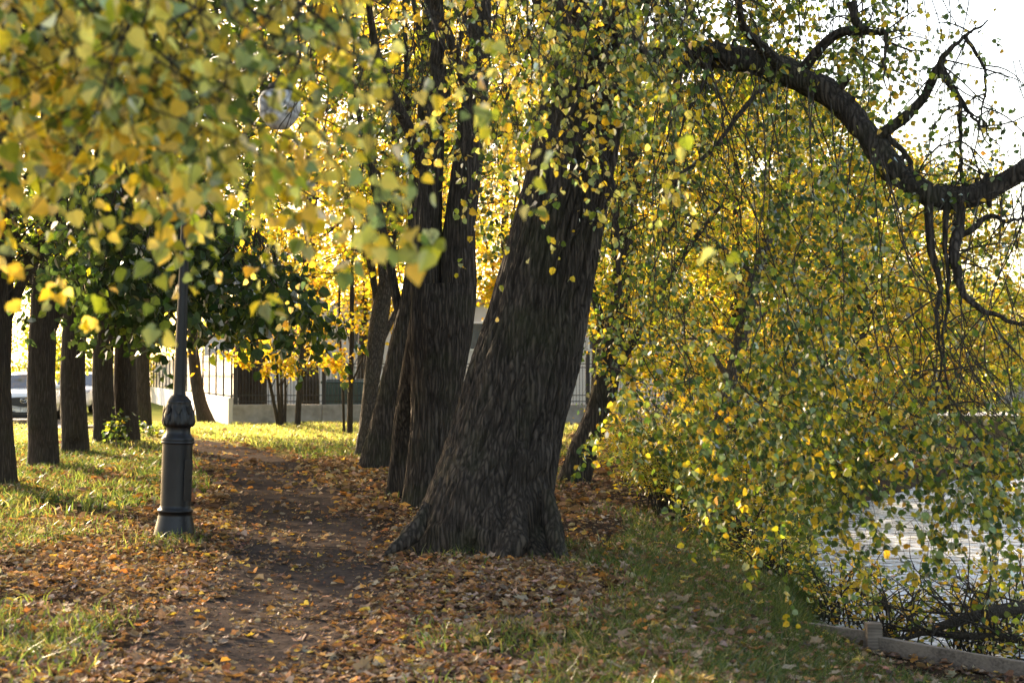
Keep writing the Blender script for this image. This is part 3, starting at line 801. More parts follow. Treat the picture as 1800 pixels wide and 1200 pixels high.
# crown above the picture, which shades the ground
for i in range(150):
    c = np.array([RNG.normal(.6, 2.6), RNG.normal(13.2, 2.4), RNG.uniform(6.2, 11.5)])
    P3 = resample([c - [.3, .2, .2], c, c + [.5, .3, -.2]], 6)
    HS.tw.add(P3, np.linspace(.02, .006, 6), 4)
    sample_tube_leaves(HS, P3, .45, 34, .16, PAL_CURT)
HS.tw.build('twigs', M_TWIG, hero, kind='stuff')
def split_leaves(S, root, T, mat, score, nbig=300, hole=None):
    pos, ax, nr, sz, co = S.arrays()
    if hole is not None:                              # a thin place in the foliage
        dirs = unit(pos - np.array([0, 0, CAM_H])); h = unit(hole - np.array([0, 0, CAM_H]))
        k = (np.linalg.norm(dirs - h, axis=1) > .022) | (RNG.random(len(pos)) < .2)
        pos, ax, nr, sz, co = pos[k], ax[k], nr[k], sz[k], co[k]
    sc = score(pos) * sz / np.maximum(pos[:, 1], 1)
    o = np.argsort(-sc)
    b, r = o[:nbig], o[nbig:]
    leaf_parts('leaf', T, pos[b], ax[b], nr[b], sz[b], co[b], mat, root)
    leaf_cloud('foliage', T, pos[r], ax[r], nr[r], sz[r], co[r], mat, root, kind='stuff')
def in_frame(p):
    u = p[:, 0] / p[:, 1] * F; v = (p[:, 2] - CAM_H) / p[:, 1] * F
    return ((np.abs(u) < 890) & (v < HOR - 10) & (v > -530)).astype(float)
split_leaves(HS, hero, T_MID, M_LEAF, in_frame, hole=at(486, 178, 14.66))

# ---- near tree outside the frame whose branches hang into the upper left
near = empty('drooping_lime_tree', (-4.9, 4.4, 0), 'near tree whose yellow and green leafy branches hang across the street lamp', 'tree')
trunk('trunk', [(-4.9, 4.4, -.1), (-4.88, 4.4, 1.5), (-4.8, 4.5, 3.5), (-4.7, 4.5, 6.5)], [.3, .24, .2, .1], M_BARK_LIME, near, nth=40, nz=40, amp=.012, flare=.3)
for q, r in (([(-4.83, 4.45, 2.7), (-3.4, 4.6, 3.5), (-1.9, 4.8, 3.6), (-.6, 5.0, 3.35)], [.09, .06, .04, .015]),
             ([(-4.8, 4.5, 3.2), (-3.2, 5.1, 4.0), (-1.8, 5.5, 4.0), (-.5, 5.7, 3.7)], [.09, .06, .04, .015]),
             ([(-4.85, 4.45, 2.4), (-3.2, 4.2, 3.2), (-1.9, 4.2, 3.3), (-.6, 4.3, 3.1)], [.08, .05, .03, .012])):
    limb('branch', q, r, M_BARK_LIME, near, n=30, k=8)
NS = Spray()
near_end = lambda x: tuple(np.array([-210, 20]) + np.interp(x, [-150, 0, 120, 230, 330, 420, 500, 560, 640], [370, 375, 395, 400, 290, 240, 250, 270, 310]))
curtain(NS, 66, (-140, 330), (-230, -60), near_end, (4.2, 5.7), .056, PAL_NEAR, r0=.006, sub=.15, sublen=.26, dens=.95, drift=.12, skew=.75, gaps=None, wob=40)
curtain(NS, 20, (300, 520), (-230, -60), near_end, (4.2, 5.6), .056, PAL_NEAR, r0=.006, sub=.17, sublen=.24, dens=.75, drift=.12, skew=.9, gaps=None, wob=40)
curtain(NS, 6, (500, 600), (-230, -100), (120, 400), (4.0, 4.8), .055, PAL_NEAR, r0=.005, sub=.2, sublen=.16, dens=.6, drift=.05)
NS.hang([at(640, -150, 4.2), at(665, 60, 4.1), at(680, 220, 4.0), at(690, 320, 4.0)], .004, .055, PAL_NEAR, sub=.12, sublen=.10, dens=.6, first=.3)
NS.hang([at(560, -150, 4.0), at(640, 150, 3.95), at(670, 350, 3.9), at(765, 410, 3.85)], .004, .056, PAL_NEAR, sub=.09, sublen=.09, dens=.6, first=.55)
NS.tw.build('twigs', M_TWIG, near, kind='stuff')
split_leaves(NS, near, T_HI, M_LEAF_NEAR, in_frame, hole=at(486, 178, 14.66))

# ---- twin trees behind the great one
def ptrunk(base_px, pts, d): return [at(x, y, d + k) for (x, y, k) in pts]
D2 = 18.2
tw2 = empty('forked_tree', tuple(gp(-1.1, D2)), 'dark forked tree with two upright stems close behind the huge leaning tree', 'tree')
trunk('trunk', [at(746, 930, D2), at(748, 860, D2), at(757, 760, D2), at(768, 650, D2), at(776, 560, D2), at(780, 500, D2)], [.32, .26, .25, .28, .33, .31], M_BARK, tw2, nth=110, nz=100, amp=.018, freq=20, flare=.25, flare_h=.3, ph=.6)
trunk('stem', [at(752, 740, D2), at(752, 640, D2), at(750, 560, D2), at(750, 480, D2), at(752, 380, D2), at(760, 260, D2), at(770, 120, D2 + .2), at(765, -200, D2 + .5)], [.20, .21, .21, .20, .18, .14, .10, .05], M_BARK, tw2, nth=60, nz=60, amp=.014, freq=14)
trunk('stem', [at(758, 830, D2), at(770, 740, D2), at(785, 660, D2), at(797, 590, D2), at(805, 500, D2), at(806, 400, D2), at(822, 280, D2), at(836, 140, D2), at(845, 0, D2 + .2), at(850, -400, D2 + .5)], [.20, .22, .23, .24, .24, .21, .19, .17, .14, .07], M_BARK, tw2, nth=60, nz=60, amp=.014, freq=14)
trunk('stem', [at(703, 880, D2 + 1), at(712, 780, D2 + .9), at(728, 680, D2 + .6), at(748, 560, D2 + .3)], [.16, .17, .2, .2], M_BARK, tw2, nth=50, nz=50, amp=.014, freq=12, flare=.3)
S = Spray()
curtain(S, 30, (600, 900), (-180, 120), (60, 460), (15.5, 19), .085, PAL_CURT, r0=.009, sub=.26, sublen=.7, dens=.8, gaps=(.4, .6))
for i in range(90):
    c = np.array([RNG.normal(-1.2, 2.2), RNG.normal(19, 2.2), RNG.uniform(6.8, 13)])
    P3 = resample([c - [.3, .2, .2], c, c + [.5, .3, -.2]], 6); S.tw.add(P3, np.linspace(.02, .006, 6), 4)
    sample_tube_leaves(S, P3, .5, 30, .17, PAL_ROW)
limb('branch', [at(760, 330, D2), at(720, 230, D2 - .4), at(668, 120, D2 - .8), at(640, -40, D2 - 1)], [.1, .08, .06, .03], M_BARK, tw2, n=24, k=8)
limb('branch', [at(835, 200, D2), at(800, 90, D2 - .5), at(740, -60, D2 - 1)], [.1, .07, .04], M_BARK, tw2, n=20, k=8)
S.tw.build('twigs', M_TWIG, tw2, kind='stuff')
crown(tw2, S, 'crown', M_LEAF, T_MID)

D3 = 25.6
tree('leaning_tree', 'dark trunk leaning steeply to meet the forked tree beside it', 'tree', None, gp(-2.35, D3),
     [at(655, 850, D3), at(664, 810, D3), at(680, 730, D3), at(697, 650, D3), at(716, 560, D3), at(738, 430, D3), at(748, 250, D3), at(760, -200, D3)],
     [.34, .30, .25, .24, .22, .2, .17, .06], 13, 3.0, 5.2, 5, 60, 110, .13, PAL_CURT, M_BARK, tspec=dict(nth=60, nz=60, amp=.016, freq=14, flare=.3), upscale_from=9)
D4 = 29.3
tree('mottled_maple', 'slender maple with mottled pale bark between the saplings and the leaning trunk', 'tree', None, gp(-2.9, D4),
     [at(642, 830, D4), at(644, 790, D4), at(650, 700, D4), at(661, 600, D4), at(670, 540, D4), at(684, 460, D4), at(692, 330, D4), at(700, 100, D4)],
     [.24, .20, .165, .18, .17, .12, .10, .05], 11.5, 3.0, 4.0, 6, 70, 120, .13, PAL_MAPLEG, M_BARK_PALE, tspec=dict(nth=50, nz=60, amp=.02, freq=9, flare=.2), upscale_from=10.5,
     extra=lambda S, root: limb('branch', [at(662, 530, D4), at(652, 480, D4), at(640, 420, D4), at(632, 350, D4), at(640, 260, D4)], [.07, .05, .045, .035, .015], M_BARK_PALE, root, n=24, k=7))

# ---- the row of limes along the left
ROW = [(-5, 860, 55, 'thick dark trunk nearest in the row by the cars, closest to the street lamp'),
       (76, 822, 48, 'stout dark trunk standing straight before the nearer white car'),
       (131, 800, 43, 'dark trunk with a split hollow at its foot, beside the stout straight one'),
       (183, 785, 36, 'greyish trunk with leafy sprouts at its foot, between the cars and the lamp'),
       (222, 783, 38, 'grey trunk standing tight beside the sprouting one'),
       (252, 757, 26, 'thin dark trunk peeping from behind the grey pair near the lamp')]
def dark_bough(S, root):
    for pts in ([at(76, 330, 25), at(180, 300, 21), at(300, 340, 18.5), at(430, 420, 17.2)], [at(76, 400, 25), at(150, 400, 22), at(230, 430, 19.5), at(300, 480, 18)]):
        limb('branch', pts, [.10, .07, .045, .015], M_BARK_LIME, root, n=24, k=7)
    yend = lambda x: tuple(np.array([-110, 6]) + np.interp(x, [90, 160, 220, 300, 400, 470, 520], [500, 525, 555, 545, 560, 535, 495]))
    ystart = lambda x: float(np.interp(x, [90, 200, 350, 430, 520], [250, 260, 330, 400, 470])) + RNG.uniform(-30, 60)
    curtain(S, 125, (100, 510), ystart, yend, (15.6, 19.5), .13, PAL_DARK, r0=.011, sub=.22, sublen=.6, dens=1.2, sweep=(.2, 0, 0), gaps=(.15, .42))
for i, (px, py, w, lab) in enumerate(ROW):
    d = CAM_H * F / (py - HOR); x = (px - 900) / F * d; r = w / F * d / 2
    b = gp(x, d)
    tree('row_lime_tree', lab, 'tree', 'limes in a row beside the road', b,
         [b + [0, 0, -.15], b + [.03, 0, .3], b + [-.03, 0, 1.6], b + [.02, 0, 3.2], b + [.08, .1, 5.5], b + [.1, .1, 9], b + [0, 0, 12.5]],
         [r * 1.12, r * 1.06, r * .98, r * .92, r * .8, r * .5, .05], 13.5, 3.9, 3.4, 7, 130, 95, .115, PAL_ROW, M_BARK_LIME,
         tspec=dict(nth=64, nz=70, amp=.010, freq=18, flare=.28, flare_h=.35, lobes=4 + i % 3, ph=i * 1.3,
                    bumps=[(4.4, 1.0, .18, .05)] if i == 1 else ([(4.9, .35, .14, -.13), (4.9, .12, .2, -.06)] if i == 2 else [])),
         upscale_from=8.6, extra=dark_bough if i == 1 else None, T=T_MID if i == 1 else T_LO)

# unseen trees added left of the frame, placed to shade the near ground
for i, (x, y) in enumerate([(-10.6, 15.0), (-14, 22.5), (-9.2, 10.2)]):
    b = gp(x, y)
    tree('verge_tree', ['bushy tree on the verge out beyond the nearest row trunk', 'broad tree on the road side, further from the path', 'tree on the verge level with the street lamp'][i], 'tree', None, b,
         [b + [0, 0, -.1], b + [.05, 0, 2], b + [.1, 0, 5], b + [0, 0, 10]], [.28, .24, .2, .06], 12.5, 3.3, 3.6, 6, 80, 80, .2, PAL_ROW, M_BARK_LIME, tspec=dict(nth=24, nz=30), branch_parts=False)

# ---- saplings on the lawn
SAP = [([(490, 752, 0), (478, 690, 0), (466, 640, 0), (455, 560, 0)], .06, 'crooked sapling stem leaning away from the clump on the lawn'),
       ([(493, 752, 0), (489, 690, 0), (486, 630, 0), (480, 520, 0)], .055, 'straight sapling stem in the middle of the lawn clump'),
       ([(497, 750, 0), (495, 690, 0), (494, 630, 0), (497, 520, 0)], .06, 'upright sapling stem at the lit side of the lawn clump'),
       ([(501, 748, 0), (502, 690, 0), (501, 630, 0), (512, 540, 0)], .05, 'thinnest sapling stem behind the lawn clump'),
       ([(523, 754, 0), (526, 690, 0), (530, 620, 0), (534, 480, 0)], .095, 'single sapling standing alone near the lawn clump'),
       ([(605, 764, 0), (603, 690, 0), (599, 620, 0), (596, 500, 0)], .04, 'very thin sapling beside a thicker one in front of the dumpster'),
       ([(615, 766, 0), (616, 690, 0), (618, 600, 0), (619, 440, 0)], .085, 'thicker brown sapling in front of the dumpster')]
for i, (pts, r, lab) in enumerate(SAP):
    d = CAM_H * F / (pts[0][1] - HOR)
    P = [at(x, y, d) for x, y, _ in pts]
    P = [P[0] - [0, 0, .15]] + P + [P[-1] + [.1, .1, 2.2]]
    tree('sapling', lab, 'young tree', 'young maples on the sunlit lawn', P[1], P, [r * 1.1, r, r * .9, r * .75, r * .5, .01], 6.5 + (i % 3), 1.5, 1.6, 4, 22, 50, .14, PAL_MAPLE, M_BARK_LIME,
         center=[P[3][0], P[3][1], 0], tspec=dict(nth=16, nz=24, amp=.004, freq=6), branch_parts=False)

# ---- leaning trunk by the panelled fence, thick trunks behind the railings
def simple_tree(name, lab, group, pts, radii, H, rad, zl, cl, per, leaf, pal, bark=M_BARK_LIME, **kw):
    return tree(name, lab, 'tree', group, pts[1], pts, radii, H, rad, zl, 5, cl, per, leaf, pal, bark, tspec=dict(nth=40, nz=40, amp=.012, freq=12, flare=.25), branch_parts=False, **kw)
simple_tree('bent_tree', 'bent brown trunk leaning beside the panelled fence', None, [at(366, 750, 48), at(363, 740, 48), at(350, 695, 48), at(342, 640, 48), at(338, 560, 48), at(345, 300, 48)], [.28, .26, .21, .19, .16, .05], 13, 9.5, 2.4, 24, 60, .15, PAL_MAPLE, tlow=.65)
for px, w, lab in ((428, .34, 'thick grey trunk behind the railings next to the corner post'), (452, .36, 'twin partner of the grey trunk at the railings corner'), (541, .42, 'broad grey trunk behind the railings beyond the lone sapling')):
    P = [at(px, 750, 52.5), at(px, 735, 52.5), at(px + 1, 660, 52.5), at(px - 2, 560, 52.5), at(px + 6, 350, 52.5), at(px + 10, 0, 53)]
    simple_tree('trunk_behind_railings', lab, None, P, [w * 1.1, w, w * .92, w * .8, w * .5, .08], 20, 11, 4.2, 70, 90, .17, PAL_MAPLE, tlow=.62)

# ---- golden maples beyond the fence
for i, (x, y, H, rad, zl, lab) in enumerate([(-7.0, 66, 21, 5.0, 4.5, 'tall golden maple beyond the railings, above the dumpster'),
                                            (-.5, 62, 20, 4.6, 4.5, 'golden maple seen between the forked tree and the huge one'),
                                            (-12.0, 84, 24, 5.5, 4.0, 'golden crown furthest back above the panelled fence'),
                                            (3.4, 57, 15, 3.8, 3.5, 'yellow tree just behind the huge leaning trunk'),
                                            (-4.0, 80, 24, 5.5, 6, 'high golden crown behind the tall maple')]):
    b = gp(x, y)
    simple_tree('golden_maple', lab, 'golden maples beyond the fence', [b + [0, 0, -.2], b + [0, 0, .2], b + [.1, 0, 4], b + [.2, 0, 9], b + [.2, 0, H - 1]], [.3, .28, .22, .16, .05], H, rad, zl, 130, 120, .19, PAL_MAPLE if i != 3 else PAL_MAPLEG)
for i, (x, y, H, lab) in enumerate([(-24, 82, 11, 'pale weeping tree beyond the parked cars'), (-31, 92, 13, 'pale hazy tree at the far end of the road behind the cars'), (-21.5, 106, 12, 'weeping yellow green tree past the end of the panelled fence')]):
    b = gp(x, y)
    simple_tree('weeping_tree', lab, 'pale trees beyond the cars', [b + [0, 0, -.2], b + [0, 0, .2], b + [.1, 0, 3], b + [.2, 0, 6], b + [.2, 0, H - 1]], [.26, .24, .18, .12, .05], H, 4.6, .8, 110, 110, .2, PAL_WILLOW, droopy=1.0)

# ---- trees over the bank on the right
D5 = 22.4
tree('bank_tree', 'dark leaning trunk on the bank just past the huge tree', 'tree', None, gp(1.0, D5),
     [at(1000, 880, D5), at(1008, 845, D5), at(1028, 780, D5), at(1055, 715, D5), at(1075, 620, D5), at(1092, 500, D5), at(1103, 330, D5), at(1120, 100, D5), at(1130, -150, D5)], [.27, .24, .22, .215, .19, .16, .12, .09, .04],
     11, 2.6, 3.8, 6, 55, 110, .105, PAL_MAPLEG, M_BARK, tspec=dict(nth=60, nz=60, amp=.014, freq=14, flare=.3), upscale_from=9.5,
     extra=lambda S, root: curtain(S, 30, (1050, 1230), (120, 420), (520, 690), (16, 20.5), .075, PAL_CURT, r0=.007, sub=.22, sublen=.6, dens=1.1, gaps=(.2, .45)))
D6 = 20.0
tree('waterside_tree', 'grey crooked trunk rising from the shrubs at the water edge', 'tree', None, gp(2.75, D6),
     [at(1236, 960, D6), at(1240, 900, D6), at(1254, 810, D6), at(1270, 730, D6), at(1288, 660, D6), at(1302, 600, D6), at(1330, 480, D6), at(1380, 330, D6 + .3), at(1400, 200, D6 + .6)], [.17, .15, .125, .12, .11, .11, .09, .05, .02],
     5.6, 2.5, .7, 7, 110, 110, .07, PAL_OLIVE, M_BARK_PALE, center=[3.9, D6 + 1.6, 0], tspec=dict(nth=40, nz=50, amp=.012, freq=9))
for i, (x, y, H, rad, zl, pal, lab) in enumerate([(4.6, 30.5, 8.2, 3.3, 1.2, PAL_MAPLEG, 'bright yellow green tree filling the space under the arching limb'),
                                                 (6.6, 27.5, 5.6, 3.0, .0, PAL_OLIVE, 'olive yellow tree low over the water behind the hanging twigs'),
                                                 (5.4, 37, 9.0, 3.4, .8, PAL_OLIVE, 'yellow tree on the bank beyond the crooked trunk'),
                                                 (9.0, 46, 10.5, 3.8, 1.0, PAL_MAPLEG, 'yellow green tree further along the shore'),
                                                 (15.5, 55, 9.5, 4.2, .6, PAL_OLIVE, 'olive tree on the far bank beyond the water'),
                                                 (23.5, 72, 6.2, 4.2, .3, PAL_WILLOW, 'hazy low tree on the far bank at the open sky')]):
    b = gp(x, y); b[2] = max(b[2], -.7)
    simple_tree('shore_tree', lab, 'autumn trees along the water', [b + [0, 0, -.4], b + [0, 0, .2], b + [.1, 0, 2], b + [.2, 0, 4], b + [.2, 0, H - .8]], [.22, .2, .16, .1, .03], H, rad, zl, 150 if i < 4 else 110, 150, .095 + .0015 * (y - 20), pal)

# ---- shrubs and brush
def shrub(name, lab, group, c, w, h, nst, per, leaf, pal, T=T_NARROW, lean=(0, 0)):
    root = empty(name, tuple(c), lab, 'shrub', group)
    S = Spray()
    for i in range(nst):
        az = RNG.uniform(0, 2 * np.pi); q = math.sqrt(RNG.uniform(0, 1))
        e = c + np.array([math.cos(az) * q * w + lean[0], math.sin(az) * q * w * .8 + lean[1], h * RNG.uniform(.45, 1.1) * (1 - .35 * q)])
        b = c + np.array([RNG.normal(0, .12), RNG.normal(0, .12), -.1])
        P = resample([b, (b + e) / 2 + np.array([0, 0, .18 * h]) + RNG.normal(0, .05, 3), e + np.array([math.cos(az), math.sin(az), -.3]) * .1], 9)
        S.tw.add(P, np.linspace(.010, .002, 9), 4)
        sample_tube_leaves(S, P[1:], .10, per, leaf, pal, .2)
    S.tw.build('stems', M_TWIG, root, kind='stuff')
    if per: crown(root, S, 'foliage', M_LEAF, T)
    return root
shrub('bank_shrub', 'sunlit yellow green shrub on the grassy bank', 'shrubs on the bank', gp(2.05, 18.6), .85, 1.55, 75, 65, .07, PAL_BUSH)
shrub('bank_shrub', 'dark twiggy shrub with small yellow leaves at the water edge', 'shrubs on the bank', gp(2.85, 16.9), .9, 1.3, 70, 55, .065, PAL_OLIVE)
shrub('bank_shrub', 'low yellow leaved shrub nearest the stones', 'shrubs on the bank', gp(2.75, 15.2), .55, .75, 40, 34, .055, PAL_BUSH)
shrub('bank_shrub', 'shrub behind the leaning bank trunk', 'shrubs on the bank', gp(2.4, 25), 1.1, 1.7, 60, 60, .08, PAL_OLIVE)
shrub('bank_shrub', 'shady green shrub past the sunlit one', 'shrubs on the bank', gp(3.2, 21.5), 1.1, 2.0, 70, 60, .08, PAL_OLIVE)
for i, (x, y, h, l) in enumerate([(3.35, 12.9, 1.0, 'thin bare bush with few leaves standing in the stream behind the post'), (3.9, 12.3, .95, 'sparse bush at the water behind the timber edging'), (4.3, 11.4, .8, 'twiggy bush over the bright water beside the fallen branch'), (4.6, 13.2, 1.2, 'taller leafy bush standing further out in the bright water'), (3.3, 14.6, 1.1, 'leafy bush in the shallows below the yellow leaved shrub')]):
    shrub('sparse_bush', l, 'sparse bushes behind the timber edging', np.array([x, y, WATER_Z - .05]), .65, h, 34, 15, .05, PAL_OLIVE, T_MID, lean=(.1, 0))
shrub('sprouting_shrub', 'small leafy sprouts at the foot of the row', None, gp(-8.75, 31.2), .25, .95, 9, 14, .11, PAL_ROW, T_LO)
shrub('sprouting_shrub', 'dark weedy shrub between the grey trunks and the lamp', None, gp(-9.3, 36), .5, .6, 12, 16, .10, PAL_ROW, T_LO)

# ------------------------------------------------------------------ street lamp
def lathe(prof, n=40):
    V, Fq = [], []
    for r, z in prof:
        for k in range(n):
            a = 2 * math.pi * k / n
            V.append((r * math.cos(a), r * math.sin(a), z))
    m = len(prof)
    q = [[i * n + k, i * n + (k + 1) % n, (i + 1) * n + (k + 1) % n, (i + 1) * n + k] for i in range(m - 1) for k in range(n)]
    return np.array(V), np.array(q)
def lathe_obj(name, prof, mat, parent, n=40, smooth=True):
    V, q = lathe(prof, n)
    me = np_mesh(name, V, [q], mat, smooth=smooth)
    o = bpy.data.objects.new(name, me); o.parent = parent; COL.objects.link(o)
    return o
lx, ly = -3.47, 14.66
lz = float(gz(lx, ly))
lamp = empty('street_lamp', (lx, ly, lz - .02), 'black cast iron street lamp with white globe standing beside the path', 'street lamp')
lamp.rotation_euler = (0, R(1.7), 0)
k_ = 1 / 170.5
lathe_obj('pedestal', [(.235, -.06), (.222, .0), (.212, .06), (.190, .16), (.172, .25), (.166, .285), (.178, .288), (.182, .302), (.178, .316), (.160, .320), (.156, .36), (.153, .97), (.153, .985)], M_LAMP, lamp, 48)
lathe_obj('ring', [(.153, .985), (.168, .988), (.170, 1.005), (.162, 1.012), (.166, 1.022), (.166, 1.04), (.150, 1.06), (.132, 1.085), (.124, 1.10), (.124, 1.145), (.128, 1.16)], M_LAMP, lamp, 48)
pv, pq = lathe([(.128, 1.16), (.150, 1.165), (.160, 1.19), (.160, 1.22), (.150, 1.29), (.136, 1.36), (.122, 1.405), (.126, 1.415), (.118, 1.43), (.098, 1.455), (.082, 1.475)], 96)
th = np.arctan2(pv[:, 1], pv[:, 0]); zz = pv[:, 2]
w = np.exp(-((zz - 1.27) / .09) ** 2)
pv[:, :2] *= (1 + (.07 * np.cos(8 * th) + .04 * np.cos(16 * th + (zz - 1.2) * 30) + .03 * np.cos(24 * th)) * w)[:, None]
o = bpy.data.objects.new('acanthus_bulb', np_mesh('acanthus_bulb', pv, [pq], M_LAMP)); o.parent = lamp; COL.objects.link(o)
me = bpy.data.meshes.new('acanthus_leaf'); 
lv = [(0, 0, 0), (.028, .006, .05), (.02, .0, .12), (.034, .016, .17), (0, .03, .21), (-.034, .016, .17), (-.02, 0, .12), (-.028, .006, .05), (0, .016, .1)]
me.from_pydata(lv, [], [(0, 1, 8), (1, 2, 8), (2, 3, 8), (3, 4, 8), (4, 5, 8), (5, 6, 8), (6, 7, 8), (7, 0, 8)]); me.materials.append(M_LAMP)
for k in range(8):
    o = bpy.data.objects.new('acanthus_leaf', me); o.parent = lamp
    a = k * math.pi / 4 + .2
    o.matrix_basis = Matrix.Rotation(a, 4, 'Z') @ Matrix.Translation((0, .166, 1.18)) @ Matrix.Rotation(R(11), 4, 'X')
    COL.objects.link(o)
lathe_obj('shaft', [(.082, 1.475), (.068, 1.482), (.064, 1.50), (.063, 1.6), (.050, 2.6), (.042, 3.6), (.036, 4.70), (.05, 4.72), (.055, 4.76), (.04, 4.80), (.03, 4.9), (.012, 5.02), (0.001, 5.05)], M_LAMP, lamp, 28)
bm = bmesh.new(); box(bm, (.1528, 0, .62), (.008, .12, .42), bevel=.003); box(bm, (.158, .035, .62), (.008, .016, .03)); o = bm_obj('access_door', bm, M_LAMP, lamp); o.rotation_euler = (0, 0, R(-28))
for sgn in (1, -1):
    T = Tubes()
    P = resample([(0, 0, 4.35), (.25 * sgn, 0, 4.62), (.60 * sgn, 0, 4.86), (.85 * sgn, 0, 4.90), (.93 * sgn, 0, 4.80)], 22)
    T.add(P, np.full(22, .022), 10)
    T.add(resample([(0, 0, 4.68), (.18 * sgn, 0, 4.76), (.32 * sgn, 0, 4.70), (.28 * sgn, 0, 4.60), (.2 * sgn, 0, 4.62)], 18), np.full(18, .012), 8)
    o = T.build('bracket_arm', M_LAMP); o.parent = lamp
    o = lathe_obj('globe_cap', [(.001, .13), (.03, .12), (.05, .05), (.11, .02), (.14, -.03), (.14, -.05)], M_LAMP, lamp, 28); o.location = (.93 * sgn, 0, 4.70)
    V, q = lathe([(.13, .16), (.19, .13), (.222, .06), (.224, -.02), (.195, -.11), (.14, -.19), (.08, -.235), (.02, -.245), (.001, -.246)], 40)
    o = bpy.data.objects.new('globe', np_mesh('globe', V, [q], M_GLOBE)); o.parent = lamp; o.location = (.93 * sgn, 0, 4.50); COL.objects.link(o)

# ------------------------------------------------------------------ fences
def place(o, M, parent):
    o.parent = parent; o.matrix_basis = M
    if o.name not in COL.objects: COL.objects.link(o)
def cube_mesh(name, s, mat, bevel=0):
    bm = bmesh.new(); box(bm, (0, 0, 0), s, bevel=bevel)
    me = bpy.data.meshes.new(name); bm.to_mesh(me); bm.free(); me.materials.append(mat); return me
def bar_mesh(name, r, h, mat, tip=True):
    V, q = lathe([(r, 0), (r, h), (r * 1.9, h + .015), (r * 1.9, h + .04), (r * .9, h + .055), (r * 1.6, h + .09), (.001, h + .17)] if tip else [(r, 0), (r, h), (.001, h + .004)], 6)
    return np_mesh(name, V, [q], mat, smooth=False)
def fence_frame(name, A, B, lab):
    A = Vector((*A, 0)); B = Vector((*B, 0)); L = (B - A).length
    rz = math.atan2(B.y - A.y, B.x - A.x)
    return empty(name, (A.x, A.y, float(gz(A.x, A.y)) - .05), lab, 'fence', None, rz), L
CORNER = (-9.2, 47.0)
fr1, L1 = fence_frame('panelled_fence', CORNER, (-23.2, 90), 'iron picket fence lined with grey sheet panels on a white concrete base')
H0 = .94
for k in range(int(L1 / 2.3)):
    x = k * 2.3
    place(bpy.data.objects.new('panel', bpy.data.meshes.get('panel_sheet') or cube_mesh('panel_sheet', (2.26, .012, 1.36), M_PANEL)), Matrix.Translation((x + 1.15, -.06, H0 + .1 + .68)), fr1)
    place(bpy.data.objects.new('plinth_block', bpy.data.meshes.get('plinth_a') or cube_mesh('plinth_a', (2.285, .34, 1.2), plain_mat('white_plinth', (.7, .68, .64), rough=.9, var=.1, scale=2), bevel=.01)), Matrix.Translation((x + 1.15, 0, H0 - .6)), fr1)  # plinth paler than the railings wall: sunlight put into its colour
    place(bpy.data.objects.new('picket', bpy.data.meshes.get('picket_big') or bar_mesh('picket_big', .035, 1.62, M_IRON)), Matrix.Translation((x + .02, .06, H0)), fr1)
for z in (.09, .78, 1.34, 1.46):
    place(bpy.data.objects.new('rail', bpy.data.meshes.get('rail_a') or cube_mesh('rail_a', (L1, .035, .035), M_RAIL)), Matrix.Translation((L1 / 2, .02, H0 + z)), fr1)
fr2, L2 = fence_frame('iron_railings', CORNER, (5.5, 47.3), 'open wrought iron railings with spear finials on a low concrete wall')
H1 = .72
for k in range(5):
    place(bpy.data.objects.new('wall_block', bpy.data.meshes.get('plinth_b') or cube_mesh('plinth_b', (L2 / 5 - .012, .36, 1.2), M_CONC, bevel=.012)), Matrix.Translation((L2 / 5 * (k + .5), -.0, H1 - .6)), fr2)
nb = int(L2 / .105)
tall = bar_mesh('bar_tall', .010, 1.42, M_IRON); short = bar_mesh('bar_short', .009, 1.28, M_IRON, False)
for k in range(nb):
    place(bpy.data.objects.new('bar', tall if k % 2 == 0 else short), Matrix.Translation((.1 + k * .105, 0, H1)), fr2)
for z in (.10, .30, 1.22, 1.34):
    place(bpy.data.objects.new('rail', bpy.data.meshes.get('rail_b') or cube_mesh('rail_b', (L2, .035, .03), M_IRON)), Matrix.Translation((L2 / 2, .022, H1 + z)), fr2)
for k in range(6):
    place(bpy.data.objects.new('post', bpy.data.meshes.get('post_b') or cube_mesh('post_b', (.13, .13, 1.75), M_IRON, bevel=.008)), Matrix.Translation((.07 + k * (L2 - .14) / 5, -.0, H1 + .875)), fr2)

# ------------------------------------------------------------------ pale building and dumpster behind the railings
bld = empty('pale_building', (-3, 78, 0), 'long pale plastered building behind the railings', 'building')
bm = bmesh.new(); box(bm, (0, 0, 2.6), (26, 8, 5.4)); bm_obj('wall', bm, M_WALLB, bld)
bm = bmesh.new(); box(bm, (0, 0, 5.42), (26.6, 8.6, .22)); bm_obj('roof', bm, M_ROOF, bld)
wm = cube_mesh('window', (1.3, .12, 1.5), M_CHROME if False else M_PLATE); pm = cube_mesh('pane', (1.12, .05, 1.32), M_GLASS)
for k in range(8):
    o = bpy.data.objects.new('window', wm); place(o, Matrix.Translation((-11 + k * 3.1, -4.01, 3.6)), bld)
    p = bpy.data.objects.new('pane', pm); place(p, Matrix.Translation((0, -.05, 0)), o)
dm = empty('dumpster', (-5.85, 51.5, 0), 'dark green wheeled dumpster behind the railings', 'dumpster')
bm = bmesh.new()
vs = [bm.verts.new(p) for p in [(-.8, -.5, .2), (.8, -.5, .2), (.8, .5, .2), (-.8, .5, .2), (-.95, -.62, 1.3), (.95, -.62, 1.3), (.95, .62, 1.3), (-.95, .62, 1.3)]]
for f in ((0, 1, 2, 3), (0, 1, 5, 4), (1, 2, 6, 5), (2, 3, 7, 6), (3, 0, 4, 7), (4, 5, 6, 7)): bm.faces.new([vs[i] for i in f])
for k in range(5): box(bm, (-.72 + k * .36, -.6, .78), (.05, .08, .9), Matrix.Rotation(R(6), 3, 'X'))
